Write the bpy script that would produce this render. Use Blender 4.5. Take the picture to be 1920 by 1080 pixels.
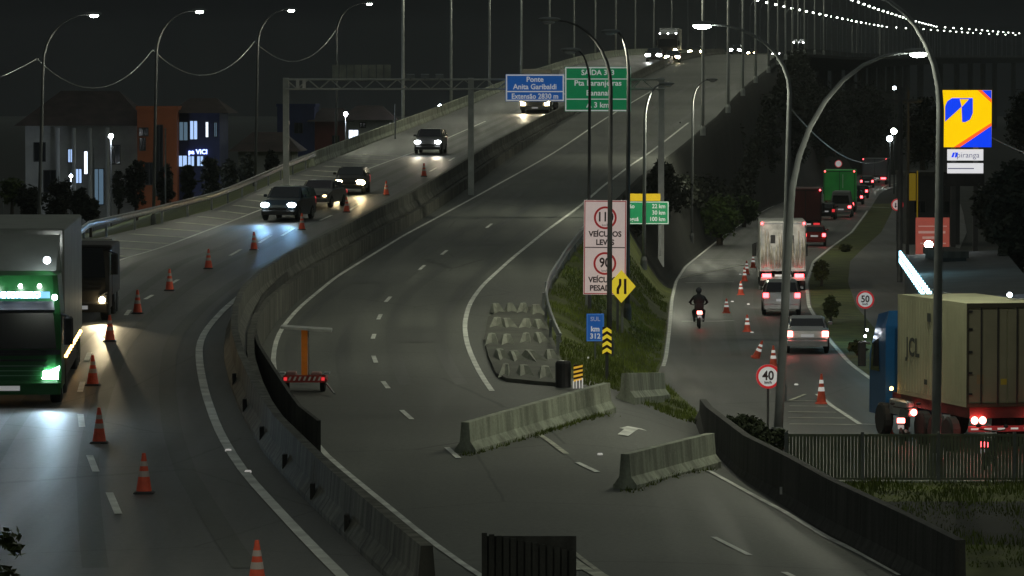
import bpy, math, random
from mathutils import Vector, noise as mnoise
R = math.radians
random.seed(7)
for o in list(bpy.data.objects): bpy.data.objects.remove(o)
S = bpy.context.scene
C = S.collection

# ---------------------------------------------------------------- camera
F = 7800.0; HC = 9.8; PITCH = math.atan(336/F)
cam_d = bpy.data.cameras.new('camera'); cam = bpy.data.objects.new('camera', cam_d); C.objects.link(cam)
cam_d.sensor_width = 36; cam_d.lens = 36*F/1920; cam_d.clip_start = 0.5; cam_d.clip_end = 6000
cam.location = (0, 0, HC); cam.rotation_euler = (R(90)-PITCH, 0, 0)
S.camera = cam
S.render.resolution_x = 1024; S.render.resolution_y = 576
# ---------------------------------------------------------------- world: last dark before dawn
W = bpy.data.worlds.new('World'); S.world = W; W.use_nodes = True
nt = W.node_tree; bg = nt.nodes['Background']
tc = nt.nodes.new('ShaderNodeTexCoord'); sx = nt.nodes.new('ShaderNodeSeparateXYZ')
rp = nt.nodes.new('ShaderNodeValToRGB')
rp.color_ramp.elements[0].position = 0.08; e2 = rp.color_ramp.elements.new(.45); e2.color = (.100, .112, .098, 1)  # first grey light overhead
rp.color_ramp.elements[0].position = 0.08; rp.color_ramp.elements[0].color = (.0016, .0018, .0024, 1)
rp.color_ramp.elements[2].position = 1.0; rp.color_ramp.elements[2].color = (.10, .11, .105, 1)
nt.links.new(tc.outputs['Generated'], sx.inputs[0]); nt.links.new(sx.outputs['Z'], rp.inputs[0])
cn = nt.nodes.new('ShaderNodeTexNoise'); cn.inputs['Scale'].default_value = 14; cn.inputs['Detail'].default_value = 5; nt.links.new(tc.outputs['Generated'], cn.inputs['Vector'])
cm = nt.nodes.new('ShaderNodeMixRGB'); cm.blend_type = 'MULTIPLY'; cm.inputs[0].default_value = .5; nt.links.new(rp.outputs[0], cm.inputs[1]); nt.links.new(cn.outputs['Color'], cm.inputs[2])
nt.links.new(cm.outputs[0], bg.inputs['Color']); bg.inputs['Strength'].default_value = 1.0
S.view_settings.view_transform = 'Standard'; S.view_settings.look = 'None'
S.view_settings.exposure = 0.22; S.view_settings.gamma = 1
HAZE = .00011
LAMP_W = 1120.0          # watts of one street lamp

# ---------------------------------------------------------------- materials
MATS = {}
def mat(name, col, rough=.6, metal=0, nscale=0, namt=.25, bump=0, emit=None, estr=0, spec=.5, detail=6):
    if name in MATS: return MATS[name]
    m = bpy.data.materials.new(name); m.use_nodes = True; n = m.node_tree.nodes; l = m.node_tree.links
    b = n['Principled BSDF']; b.inputs['Base Color'].default_value = (*col, 1)
    b.inputs['Roughness'].default_value = rough; b.inputs['Metallic'].default_value = metal
    b.inputs['Specular IOR Level'].default_value = spec
    if nscale:
        g = n.new('ShaderNodeTexCoord'); t = n.new('ShaderNodeTexNoise'); t.inputs['Scale'].default_value = nscale
        t.inputs['Detail'].default_value = detail
        r = n.new('ShaderNodeValToRGB'); e = r.color_ramp.elements
        e[0].position = .3; e[1].position = .72
        e[0].color = (*[c*(1-namt) for c in col], 1); e[1].color = (*[min(1, c*(1+namt)) for c in col], 1)
        l.new(g.outputs['Object'], t.inputs['Vector']); l.new(t.outputs['Fac'], r.inputs[0]); l.new(r.outputs[0], b.inputs['Base Color'])
        if bump:
            bp = n.new('ShaderNodeBump'); bp.inputs['Strength'].default_value = bump; bp.inputs['Distance'].default_value = .02
            l.new(t.outputs['Fac'], bp.inputs['Height']); l.new(bp.outputs[0], b.inputs['Normal'])
    if emit:
        b.inputs['Emission Color'].default_value = (*emit, 1); b.inputs['Emission Strength'].default_value = estr
    MATS[name] = m; return m

def concrete(name, col, joints=3.0, streak=.5):
    m = bpy.data.materials.new(name); m.use_nodes = True; n = m.node_tree.nodes; l = m.node_tree.links; b = n['Principled BSDF']; b.inputs['Roughness'].default_value = .88
    g = n.new('ShaderNodeTexCoord')
    def nz(sc, st, d=5):
        t = n.new('ShaderNodeTexNoise'); t.inputs['Scale'].default_value = sc; t.inputs['Detail'].default_value = d
        mp = n.new('ShaderNodeMapping'); mp.inputs['Scale'].default_value = st; l.new(g.outputs['Object'], mp.inputs[0]); l.new(mp.outputs[0], t.inputs['Vector']); return t
    def mr(src, a, c, lo, hi):
        r = n.new('ShaderNodeMapRange'); r.inputs[1].default_value = a; r.inputs[2].default_value = c; r.inputs[3].default_value = lo; r.inputs[4].default_value = hi; l.new(src, r.inputs[0]); return r.outputs[0]
    def mul(x, y):
        k = n.new('ShaderNodeMath'); k.operation = 'MULTIPLY'; l.new(x, k.inputs[0]); l.new(y, k.inputs[1]); return k.outputs[0]
    a = nz(1.0, (3, 3, .35)); c = nz(.6, (1, 1, 1)); f = nz(14, (1, 1, 1), 8)
    v = mul(mul(mr(a.outputs['Fac'], .35, .7, 1-streak, 1.15), mr(c.outputs['Fac'], .3, .7, .75, 1.2)), mr(f.outputs['Fac'], .3, .7, .85, 1.12))
    if joints:
        sp_ = n.new('ShaderNodeSeparateXYZ'); l.new(g.outputs['Object'], sp_.inputs[0]); k = n.new('ShaderNodeMath'); k.operation = 'PINGPONG'; k.inputs[1].default_value = joints/2
        l.new(sp_.outputs['Y'], k.inputs[0]); v = mul(v, mr(k.outputs[0], .03, .06, .35, 1))
        ch = n.new('ShaderNodeMath'); ch.operation = 'SNAP'; ch.inputs[1].default_value = joints; l.new(sp_.outputs['Y'], ch.inputs[0])
        wn = n.new('ShaderNodeTexWhiteNoise'); wn.noise_dimensions = '1D'; l.new(ch.outputs[0], wn.inputs['W']); v = mul(v, mr(wn.outputs['Value'], 0, 1, .82, 1.12))
    cc = n.new('ShaderNodeCombineColor')
    for i in range(3):
        k = n.new('ShaderNodeMath'); k.operation = 'MULTIPLY'; k.inputs[1].default_value = col[i]; l.new(v, k.inputs[0]); l.new(k.outputs[0], cc.inputs[i])
    l.new(cc.outputs[0], b.inputs['Base Color']); bp = n.new('ShaderNodeBump'); bp.inputs['Strength'].default_value = .5; bp.inputs['Distance'].default_value = .02
    l.new(f.outputs['Fac'], bp.inputs['Height']); l.new(bp.outputs[0], b.inputs['Normal']); MATS[name] = m; return m

def asphalt(name, base, rough=.5, tint=(1, 1, 1)):
    m = bpy.data.materials.new(name); m.use_nodes = True; n = m.node_tree.nodes; l = m.node_tree.links
    b = n['Principled BSDF']; g = n.new('ShaderNodeTexCoord')
    def noise(sc, det=5, stretch=None):
        t = n.new('ShaderNodeTexNoise'); t.inputs['Scale'].default_value = sc; t.inputs['Detail'].default_value = det
        if stretch:
            mp = n.new('ShaderNodeMapping'); mp.inputs['Scale'].default_value = stretch
            l.new(g.outputs['Object'], mp.inputs[0]); l.new(mp.outputs[0], t.inputs['Vector'])
        else: l.new(g.outputs['Object'], t.inputs['Vector'])
        return t
    big = noise(.07, 3); strk = noise(1.0, 4, (1.1, .035, 1)); fine = noise(9, 8)
    def ramp(src, a, bb, lo, hi):
        r = n.new('ShaderNodeMapRange'); r.inputs[1].default_value = a; r.inputs[2].default_value = bb
        r.inputs[3].default_value = lo; r.inputs[4].default_value = hi; l.new(src, r.inputs[0]); return r.outputs[0]
    def mul(x, y):
        k = n.new('ShaderNodeMath'); k.operation = 'MULTIPLY'; l.new(x, k.inputs[0]); l.new(y, k.inputs[1]); return k.outputs[0]
    v = mul(mul(ramp(big.outputs['Fac'], .3, .7, .72, 1.28), ramp(strk.outputs['Fac'], .3, .7, .70, 1.22)), ramp(fine.outputs['Fac'], .3, .7, .86, 1.14))
    # sealed cracks
    vo = n.new('ShaderNodeTexVoronoi'); vo.feature = 'DISTANCE_TO_EDGE'; vo.inputs['Scale'].default_value = .11
    wv = noise(.5, 3); mx = n.new('ShaderNodeMixRGB'); mx.inputs[0].default_value = .12
    l.new(g.outputs['Object'], mx.inputs[1]); l.new(wv.outputs['Color'], mx.inputs[2]); l.new(mx.outputs[0], vo.inputs['Vector'])
    v = mul(v, ramp(vo.outputs['Distance'], .0015, .005, .6, 1.0))
    cmb = n.new('ShaderNodeCombineColor')
    for i in range(3):
        k = n.new('ShaderNodeMath'); k.operation = 'MULTIPLY'; k.inputs[1].default_value = base*tint[i]; l.new(v, k.inputs[0]); l.new(k.outputs[0], cmb.inputs[i])
    l.new(cmb.outputs[0], b.inputs['Base Color'])
    l.new(ramp(strk.outputs['Fac'], .3, .7, rough-.08, rough+.12), b.inputs['Roughness'])
    bp = n.new('ShaderNodeBump'); bp.inputs['Strength'].default_value = .35; bp.inputs['Distance'].default_value = .01
    l.new(fine.outputs['Fac'], bp.inputs['Height']); l.new(bp.outputs[0], b.inputs['Normal'])
    return m
M_ROADL = asphalt('asphalt_wet', .105, .52, (1, 1.0, .97))
M_ROADM = asphalt('asphalt_main', .108, .68, (1, 1.04, .93))
M_ROADF = asphalt('asphalt_frontage', .10, .55, (1, .99, .95))
M_PAINT = mat('road_paint', (.70, .71, .66), .6, nscale=1.5, namt=.3)
M_PAINTW = mat('road_paint_worn', (.50, .50, .41), .7, nscale=2.5, namt=.45)
M_CONC = concrete('concrete', (.40, .43, .34), 0, .45)
M_CONCD = concrete('concrete_dark', (.055, .055, .05), 4.0, .5)
M_GRASSG = mat('grass_soil', (.075, .090, .020), .95, nscale=.8, namt=.5, bump=.6)
M_EARTH = mat('earth', (.018, .020, .016), .95, nscale=.15, namt=.5)
M_GALV = mat('galvanised', (.30, .32, .33), .45, .6, nscale=3, namt=.2)
M_POLE = mat('pole_grey', (.22, .235, .24), .5, .3, nscale=2, namt=.2)
M_POLED = mat('pole_dark', (.07, .072, .074), .6, .2, nscale=2, namt=.2)
M_BLACK = mat('black_rubber', (.012, .012, .012), .8, nscale=8, namt=.3)
M_DARK = mat('dark_plastic', (.022, .022, .024), .5, nscale=5, namt=.3)
M_GLASS = mat('vehicle_glass', (.012, .014, .018), .08, spec=.8)
M_CHROME = mat('chrome', (.6, .6, .6), .2, 1)
M_WHITE = mat('white_paint', (.62, .62, .60), .5, nscale=3, namt=.12)
M_RETRO = mat('white_retro_glow', (.75, .74, .72), .5, emit=(1, .96, .9), estr=.25)   # own glow stands in for headlamp light returned by the sheeting
M_ORANGE = mat('cone_orange', (.75, .10, .05), .6, nscale=6, namt=.2)
M_LRED = mat('lamp_red', (.5, .01, .01), .3, emit=(1, .06, .07), estr=9)
M_LREDB = mat('lamp_red_bright', (.6, .05, .05), .3, emit=(1, .16, .13), estr=16)
M_LREDD = mat('lamp_red_unlit', (.25, .01, .01), .3, emit=(1, .05, .06), estr=.6)
M_LAMB = mat('lamp_amber', (.7, .3, .05), .3, emit=(1, .5, .12), estr=14)
M_LWARM = mat('lamp_warm', (1, .9, .6), .3, emit=(1, .82, .45), estr=60)
M_LWHITE = mat('lamp_white', (1, 1, 1), .3, emit=(.93, .97, 1), estr=45)
M_LCOOL = mat('lamp_cool', (1, 1, 1), .3, emit=(.80, .94, 1), estr=26)
M_LSTREET = mat('lamp_street', (1, 1, 1), .3, emit=(.92, 1, .86), estr=70)
M_LCLEAR = mat('lamp_clear_unlit', (.4, .42, .45), .15)
M_PLATE = mat('number_plate', (.55, .55, .57), .5, emit=(1, 1, 1), estr=.15)
M_FOL = mat('foliage', (.030, .040, .016), .75, nscale=1.2, namt=.55)
M_FOLD = mat('foliage_dark', (.016, .021, .012), .8, nscale=1.2, namt=.5)
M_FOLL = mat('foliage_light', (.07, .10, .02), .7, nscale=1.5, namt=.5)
M_BARK = mat('bark', (.05, .04, .03), .9, nscale=6, namt=.4)

# ---------------------------------------------------------------- mesh helper
class MB:
    def __init__(s): s.v = []; s.f = []
    def add(s, vs, fs):
        k = len(s.v); s.v += [tuple(v) for v in vs]; s.f += [tuple(i+k for i in f) for f in fs]; return s
    def box(s, x0, x1, y0, y1, z0, z1):
        return s.add([(x0,y0,z0),(x1,y0,z0),(x1,y1,z0),(x0,y1,z0),(x0,y0,z1),(x1,y0,z1),(x1,y1,z1),(x0,y1,z1)],
                     [(0,3,2,1),(4,5,6,7),(0,1,5,4),(1,2,6,5),(2,3,7,6),(3,0,4,7)])
    def cbox(s, x0, x1, y0, y1, z0, z1, c=.05):     # box with chamfered vertical and top edges
        def ring(i, z): return [(x0+c+i,y0+i,z),(x1-c-i,y0+i,z),(x1-i,y0+c+i,z),(x1-i,y1-c-i,z),(x1-c-i,y1-i,z),(x0+c+i,y1-i,z),(x0+i,y1-c-i,z),(x0+i,y0+c+i,z)]
        return s.loft([ring(0, z0), ring(0, z1-c), ring(c*.9, z1)])
    def loft(s, rings, cap=True):
        n = len(rings[0]); k = len(s.v)
        for r in rings: s.v += [tuple(p) for p in r]
        for i in range(len(rings)-1):
            for j in range(n):
                a = k+i*n+j; b = k+i*n+(j+1) % n; s.f.append((a, b, b+n, a+n))
        if cap: s.f.append(tuple(k+j for j in reversed(range(n)))); s.f.append(tuple(k+(len(rings)-1)*n+j for j in range(n)))
        return s
    def tube(s, pts, rad, n=8, cap=True):
        rings = []; pts = [Vector(p) for p in pts]
        for i, p in enumerate(pts):
            d = (pts[min(i+1, len(pts)-1)]-pts[max(i-1, 0)]).normalized()
            a = d.cross(Vector((0, 1, 0)));
            if a.length < .1: a = d.cross(Vector((1, 0, 0)))
            a.normalize(); b = d.cross(a); r = rad[i] if isinstance(rad, (list, tuple)) else rad
            rings.append([p + a*(r*math.cos(t*2*math.pi/n)) + b*(r*math.sin(t*2*math.pi/n)) for t in range(n)])
        return s.loft(rings, cap)
    def lathe(s, prof, n=16, ax='z', o=(0, 0, 0)):
        rings = []
        for r, h in prof:
            rr = []
            for t in range(n):
                c, q = r*math.cos(2*math.pi*t/n), r*math.sin(2*math.pi*t/n)
                p = (c, q, h) if ax == 'z' else ((h, c, q) if ax == 'x' else (c, h, q))
                rr.append((p[0]+o[0], p[1]+o[1], p[2]+o[2]))
            rings.append(rr)
        return s.loft(rings)
    def ball(s, c, r, n=10):
        rx, ry, rz = r if isinstance(r, (tuple, list)) else (r, r, r)
        rings = [[(c[0]+rx*math.sin(a)*math.cos(t*2*math.pi/n), c[1]+ry*math.sin(a)*math.sin(t*2*math.pi/n), c[2]-rz*math.cos(a)) for t in range(n)]
                 for a in [math.pi*(i+.15)/(7.3) for i in range(8)]]
        return s.loft(rings)
    def quad(s, a, b, c, d): return s.add([a, b, c, d], [(0, 1, 2, 3)])
    def prism(s, pts, y0, y1):                      # outline in xz, extruded along y
        n = len(pts)
        return s.add([(x, y0, z) for x, z in pts]+[(x, y1, z) for x, z in pts],
                     [tuple(range(n)), tuple(reversed(range(n, 2*n)))]+[(i, i+n, (i+1) % n+n, (i+1) % n) for i in range(n)])
    def build(s, name, m, parent=None, smooth=False, loc=None):
        me = bpy.data.meshes.new(name); me.from_pydata(s.v, [], s.f); me.update()
        me.materials.append(m)
        if smooth: me.polygons.foreach_set('use_smooth', [True]*len(me.polygons))
        o = bpy.data.objects.new(name, me); C.objects.link(o)
        if parent: o.parent = parent
        if loc: o.location = loc
        return o
def kids(o, lst=None): return [c for c in C.objects if c.parent == o]
def tag(o, label, cat, group=None):
    o['label'] = label; o['category'] = cat
    if group: o['group'] = group
    return o
def thing(name, label, cat, loc=(0, 0, 0), rz=0, group=None, ry=0):
    o = bpy.data.objects.new(name, None); C.objects.link(o); o.empty_display_size = .3
    o.location = loc; o.rotation_euler = (0, ry, rz); return tag(o, label, cat, group)
def setting(name, mb, m, smooth=False, kind='structure'):
    o = mb.build(name, m, smooth=smooth); o['kind'] = kind; return o
def dup(root, loc, rz=None, label=None, group=None):
    r = root.copy(); C.objects.link(r); r.location = loc
    if rz is not None: r.rotation_euler.z = rz
    if label: r['label'] = label
    if group: r['group'] = group
    for ch in root.children:
        c = ch.copy(); C.objects.link(c); c.parent = r
        for g in ch.children:
            d = g.copy(); C.objects.link(d); d.parent = c
    return r
def text(s, size, m, parent, x=0, y=0, z=0, name='lettering', align='CENTER', bold=.0, sx=1.0, flip=False, side=False):
    cu = bpy.data.curves.new(name, 'FONT'); cu.body = s; cu.size = size; cu.align_x = align; cu.align_y = 'CENTER'; cu.offset = bold
    cu.resolution_u = 3
    t = bpy.data.objects.new(name, cu); C.objects.link(t)
    dg = bpy.context.evaluated_depsgraph_get(); me = bpy.data.meshes.new_from_object(t.evaluated_get(dg))
    C.objects.unlink(t); bpy.data.objects.remove(t)
    for v in me.vertices:
        vx, vy = v.co.x*sx, v.co.y
        v.co = (x, y-vx, z+vy) if side else (x+vx, y, z+vy)
    me.materials.clear(); me.materials.append(m); me.name = name
    o = bpy.data.objects.new(name, me); C.objects.link(o); o.parent = parent; return o

# ---------------------------------------------------------------- ground model
def pchip(xs, ys):
    h = [xs[i+1]-xs[i] for i in range(len(xs)-1)]; d = [(ys[i+1]-ys[i])/h[i] for i in range(len(h))]
    m = [d[0]]+[0 if d[i-1]*d[i] <= 0 else 2*d[i-1]*d[i]/(d[i-1]+d[i]) for i in range(1, len(d))]+[d[-1]]
    def f(x):
        if x <= xs[0]: return ys[0]+m[0]*(x-xs[0])
        if x >= xs[-1]: return ys[-1]+m[-1]*(x-xs[-1])
        i = max(k for k in range(len(xs)-1) if xs[k] <= x); t = (x-xs[i])/h[i]
        return (2*t**3-3*t*t+1)*ys[i]+(t**3-2*t*t+t)*h[i]*m[i]+(-2*t**3+3*t*t)*ys[i+1]+(t**3-t*t)*h[i]*m[i+1]
    return f
def lin(pts):
    pts = sorted(pts)
    def f(x):
        if x <= pts[0][0]: a, b = pts[0], pts[1]
        elif x >= pts[-1][0]: a, b = pts[-2], pts[-1]
        else:
            i = max(k for k in range(len(pts)-1) if pts[k][0] <= x); a, b = pts[i], pts[i+1]
        return a[1]+(b[1]-a[1])*(x-a[0])/(b[0]-a[0])
    return f
far = ([420, 520, 620, 860, 1200, 1700, 2600], [12.5, 15.9, 17.9, 20.5, 24.7, 30.9, 42.0])
zL = pchip([50, 66, 100, 150, 200, 278, 340]+far[0], [1.8, 2.0, 2.4, 3.1, 4.1, 6.8, 9.2]+far[1])
zR = pchip([60, 85, 100, 125, 150, 180, 210, 283, 340]+far[0], [.05, .12, .45, 1.2, 2.1, 2.95, 3.8, 6.45, 9.15]+far[1])
cp, sp = math.cos(PITCH), math.sin(PITCH)
def ray(px, py):
    u = (px-960)/F; v = (540-py)/F
    dy = cp+v*sp; dz = -sp+v*cp
    return u/dy, dz/dy
def hitz(px, py, zf):
    a, b = ray(px, py); Y = 50.0; g = HC+b*Y-zf(Y)
    while Y < 3500:
        Y2 = Y+2; g2 = HC+b*Y2-zf(Y2)
        if g2 <= 0:
            t = g/(g-g2); Y = Y+2*t; break
        Y, g = Y2, g2
    return Vector((a*Y, Y, zf(Y)))
flat = lambda Y: 0.0
def at(px, py, Y): a, b = ray(px, py); return Vector((a*Y, Y, HC+b*Y))
def curve(pix, zf, extra=()):
    pts = [hitz(x, y, zf) for x, y in pix]; return lin([(p.y, p.x) for p in pts]+list(extra))
LEFT_FAR = [(750, 35.6), (860, 48.5), (1065, 73), (1396, 114), (1642, 146), (1800, 178), (2080, 230), (2290, 280), (2600, 372)]
EL = curve([(160, 452), (400, 392), (540, 330), (700, 266), (880, 196), (1000, 147), (1140, 108)], zL, [(620, 20.5)]+LEFT_FAR+[(60, -15.2), (110, -16.2)])
LRp = [(1060,200),(900,288),(745,385),(660,430),(590,475),(530,505),(480,532),(455,551),(420,580),(385,620),(372,650),(375,690),(385,740),(410,810),(455,885),(570,1010),(640,1080)]
LR = curve(LRp, zL)
MLp = [(1100,246),(930,348),(850,392),(760,440),(630,520),(560,578),(525,620),(513,655),(512,690),(522,722),(600,845),(660,895),(800,1010),(900,1080)]
ML = curve(MLp, zR)
MRp = [(1240,270),(1180,312),(1130,350),(1090,385),(1020,436),(960,485),(905,535),(880,570),(870,610),(876,650),(900,702),(945,765)]
MR = curve(MRp, zR)
XM = lin([(Y, min(LR(Y)+1.35, (LR(Y)+ML(Y))/2+.2)) for Y in range(60, 330, 10)]+[(Y, EL(Y)+ (11.2 if Y > 340 else 11.2)) for Y in range(400, 2601, 100)])
ERc = [(1450,122),(1400,158),(1335,228),(1240,300),(1165,355),(1100,440),(1060,492),(1022,555),(1016,590),(1030,640),(1050,682),(1078,722)]
ERn = curve(ERc, zR)
XA = lin([(Y, ERn(Y)) for Y in (135,140,145,150,155,160,165,170,180,200,230,260,300,340,380,420,460)]+[(Y, EL(Y)+22) for Y in (620, 750, 860, 1065, 1396, 1642, 1800, 2080, 2290, 2600)]+[(60, 3.2), (100, 2.6), (125, 2.0)])
FLp = [(1232,705),(1243,672),(1250,620),(1256,560),(1264,528),(1282,500),(1312,476),(1350,446),(1400,412),(1440,390)]
FL = curve(FLp, flat, [(60, 12), (85, 9.4), (110, 7.5), (130, 6.2), (500, 36), (620, 52), (1000, 120), (2600, 500)])
def sstep(t): t = max(0, min(1, t)); return t*t*(3-2*t)
def verge_w(Y):
    w = FL(Y)-XA(Y); return min(w, max(2.0, 1.9*zR(Y))) if Y > 170 else w
def surf(X, Y):
    e = EL(Y)
    if X < e: return max(0, zL(Y)-(e-X)/3.0)
    if X < XM(Y): return zL(Y)
    xa = XA(Y)
    if X < xa: return zR(Y)
    return zR(Y)*(1-sstep((X-xa)/verge_w(Y)))
def hit(px, py):
    a, b = ray(px, py); Y = 50.0; g = HC+b*Y-surf(a*Y, Y)
    while Y < 3000:
        Y2 = Y+1; g2 = HC+b*Y2-surf(a*Y2, Y2)
        if g2 <= 0:
            t = g/max(g-g2, 1e-6); Y += t; return Vector((a*Y, Y, surf(a*Y, Y)))
        Y, g = Y2, g2
    return Vector((a*Y, Y, 0))
def heading(p, fn=EL, d=6): return math.atan2(-(fn(p.y+d)-fn(p.y-d)), 2*d)      # rotation whose +y follows the road away from us
YS = [60+2*i for i in range(120)]+[300+5*i for i in range(60)]+[600+20*i for i in range(101)]
def strip(name, fa, fb, zf, m, ys=YS, cols=1, kind='structure'):
    mb = MB(); n = cols+1
    for Y in ys:
        a, b = fa(Y), fb(Y)
        for c in range(n):
            X = a+(b-a)*c/cols; mb.v.append((X, Y, zf(X, Y)))
    for i in range(len(ys)-1):
        for c in range(cols): k = i*n+c; mb.f.append((k, k+1, k+1+n, k+n))
    return setting(name, mb, m)
strip('left_carriageway_road', EL, XM, lambda X, Y: zL(Y), M_ROADL, cols=3)
strip('right_carriageway_road', XM, XA, lambda X, Y: zR(Y), M_ROADM, cols=3)
near = [y for y in YS if y <= 130]; mid = [y for y in YS if 128 <= y <= 620]
strip('merging_ramp_road', XA, lambda Y: FL(Y)+.0, lambda X, Y: surf(X, Y), M_ROADM, ys=near, cols=14)
strip('grass_verge', XA, lambda Y: XA(Y)+verge_w(Y), lambda X, Y: surf(X-1e-4, Y), M_GRASSG, ys=[y for y in mid if 130 <= y <= 226], cols=14)
strip('embankment_shade_soil', XA, lambda Y: XA(Y)+verge_w(Y), lambda X, Y: surf(X-1e-4, Y), M_EARTH, ys=[y for y in mid if y >= 226], cols=14)  # soil colour darkened to stand in for the unlit slope
strip('grass_embankment', lambda Y: EL(Y)-3.05*zL(Y), EL, lambda X, Y: surf(X-.001, Y) if X < EL(Y)-.01 else zL(Y), M_GRASSG, ys=[y for y in YS if y < 640], cols=5)
gm = MB()
gx = [-3000, -300, -100, -60, -40, -20, -8, 0, 10, 20, 30, 40, 60, 100, 300, 3000]; gy = [60, 92, 96, 100, 104, 107, 130, 200, 300, 500, 900, 2000, 5500]
for y in gy:
    for x in gx: gm.v.append((x, y, -.06-(1.6 if y < 95 else .9 if y < 99 else .35 if y < 103 else 0)))
for i in range(len(gy)-1):
    for j in range(len(gx)-1): k = i*len(gx)+j; gm.f.append((k, k+1, k+1+len(gx), k+len(gx)))
setting('ground', gm, M_EARTH)
# frontage road
FRp = [(1690,345),(1650,362),(1625,402),(1600,436),(1562,464),(1530,490),(1517,530),(1522,575),(1560,636),(1600,682),(1660,725),(1720,775)]
FR = curve(FRp, flat, [(105, 12.6), (700, 70)])
strip('frontage_road', lambda Y: FL(Y)-.02, lambda Y: FR(Y)+(0 if Y > 150 else (150-Y)*.09), lambda X, Y: 0.0, M_ROADF, ys=[106+2*i for i in range(100)]+[310+10*i for i in range(35)], cols=2)
strip('roadside_verge', lambda Y: FR(Y), lambda Y: FR(Y)+2.2, lambda X, Y: .01, M_GRASSG, ys=[152+2*i for i in range(140)], cols=2)
strip('service_road', lambda Y: FR(Y)+2.2, lambda Y: FR(Y)+9, lambda X, Y: .012, M_ROADF, ys=[130+2*i for i in range(150)], cols=2)

# ---------------------------------------------------------------- painted markings
mk = MB(); mkw = MB()
def ribbon(mb, pts, w, zoff=.02, step=2.0):
    P = [Vector((p[0], p[1])) for p in pts]; Q = []
    for i in range(len(P)-1):
        n = max(1, int((P[i+1]-P[i]).length/step))
        for k in range(n): Q.append(P[i].lerp(P[i+1], k/n))
    Q.append(P[-1]); k0 = len(mb.v)
    for i, q in enumerate(Q):
        d = (Q[min(i+1, len(Q)-1)]-Q[max(i-1, 0)]).normalized(); nn = Vector((-d.y, d.x))*(w/2)
        for s in (-1, 1):
            x, y = q.x+nn.x*s, q.y+nn.y*s; mb.v.append((x, y, surf(x, y)+zoff))
    for i in range(len(Q)-1): k = k0+2*i; mb.f.append((k, k+1, k+3, k+2))
def smoothline(fn, y0, y1, step=3, off=0):
    n = max(2, int((y1-y0)/step)); out = []
    for i in range(n+1):
        Y = y0+(y1-y0)*i/n; out.append((sum(fn(Y+d) for d in (-3, -1.5, 0, 1.5, 3))/5+off, Y))
    return out
ribbon(mk, smoothline(LR, 66, 300), .21)
ribbon(mk, smoothline(ML, 85, 118), .16); ribbon(mk, smoothline(ML, 118, 420), .16)
ribbon(mk, smoothline(MR, 126, 330), .17)
LL = curve([(215,490),(300,466),(400,428),(480,397),(560,366),(640,336),(720,306),(790,281),(860,250),(960,205)], zL, [(130, -15.4), (100, -14.6), (70, -13.6)])
ribbon(mk, smoothline(LL, 70, 330), .15)
def dashes(pix):
    for a, b in pix:
        p, q = hit(*a), hit(*b); d = (p-q); d.z = 0
        if d.length < 1.2: c = (p+q)/2; d = d.normalized()*1.6; p, q = c+d, c-d
        ribbon(mk, [(p.x, p.y), (q.x, q.y)], .15)
dashes([((180,886),(168,855)),((154,802),(151,778)),((150,736),(155,717)),((162,677),(168,662)),((196,632),(207,615)),((236,592),(243,582)),
        ((272,562),(286,554)),((322,532),(334,525)),((431,480),(452,468)),((486,456),(508,442)),((528,443),(552,428)),((600,414),(622,404)),((655,395),(672,384)),((806,322),(818,315)),((842,302),(852,296)),
        ((222,965),(205,925))])
dashes([((723,567),(732,557)),((709,600),(714,590)),((699,636),(702,627)),((705,681),(700,668)),((728,729),(718,716)),((772,787),(753,770)),
        ((786,507),(796,498)),((828,478),(838,470)),((912,428),(922,420)),((860,860),(838,840)),((1405,1042),(1338,1008)),((1520,1098),(1470,1074)),((1082,868),(1120,886))])
def line_px(pix, w, mb=None, zo=.022):
    P = [hit(*p) for p in pix]; ribbon(mb or mk, [(p.x, p.y) for p in P], w, zo)
line_px([(1000,808),(1030,828),(1062,852)], .15, mkw)
line_px([(1330,884),(1390,917),(1470,960),(1550,1008),(1620,1042),(1690,1080)], .18)
# frontage left and right edge
ribbon(mk, smoothline(FL, 158, 420, off=.12), .15); ribbon(mk, smoothline(FR, 136, 400, off=-.15), .17)
line_px([(1480,752),(1510,740)], .12, mkw)
line_px([(1532,740),(1560,762),(1612,796),(1645,797)], .15)
for y, x0, x1 in ((752,1484,1530),(762,1480,1552),(773,1478,1568),(784,1478,1585),(796,1480,1606)): line_px([(x0,y),(x1,y+1)], .16, mkw)
for y, x0, x1 in ((487,1305,1392),(497,1298,1400),(508,1290,1385),(519,1284,1368)): line_px([(x0,y),(x1,y+1)], .28, mkw)
line_px([(1272,523),(1375,500),(1392,497)], .2, mkw); line_px([(1286,531),(1376,529)], .3); line_px([(1278,603),(1345,603),(1376,602)], .22)
line_px([(1604,387),(1668,390)], .3); line_px([(1655,352),(1662,348),(1683,344)], .2)
line_px([(1512,467),(1572,467)], .3, mkw)
# arrow on the ramp
a = hit(1170, 816); b = hit(1186, 804); line_px([(1168,817),(1180,808),(1186,804)], .3); line_px([(1172,806),(1188,803),(1208,807)], .35)
# hatched left shoulder
for i in range(24):
    Y = 156+i*5.2; xl = LL(Y)-.25; xe = EL(Y+2)+.7; ribbon(mkw, [(xl, Y-1.4), (xe, Y+1.6)], .4)
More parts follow.
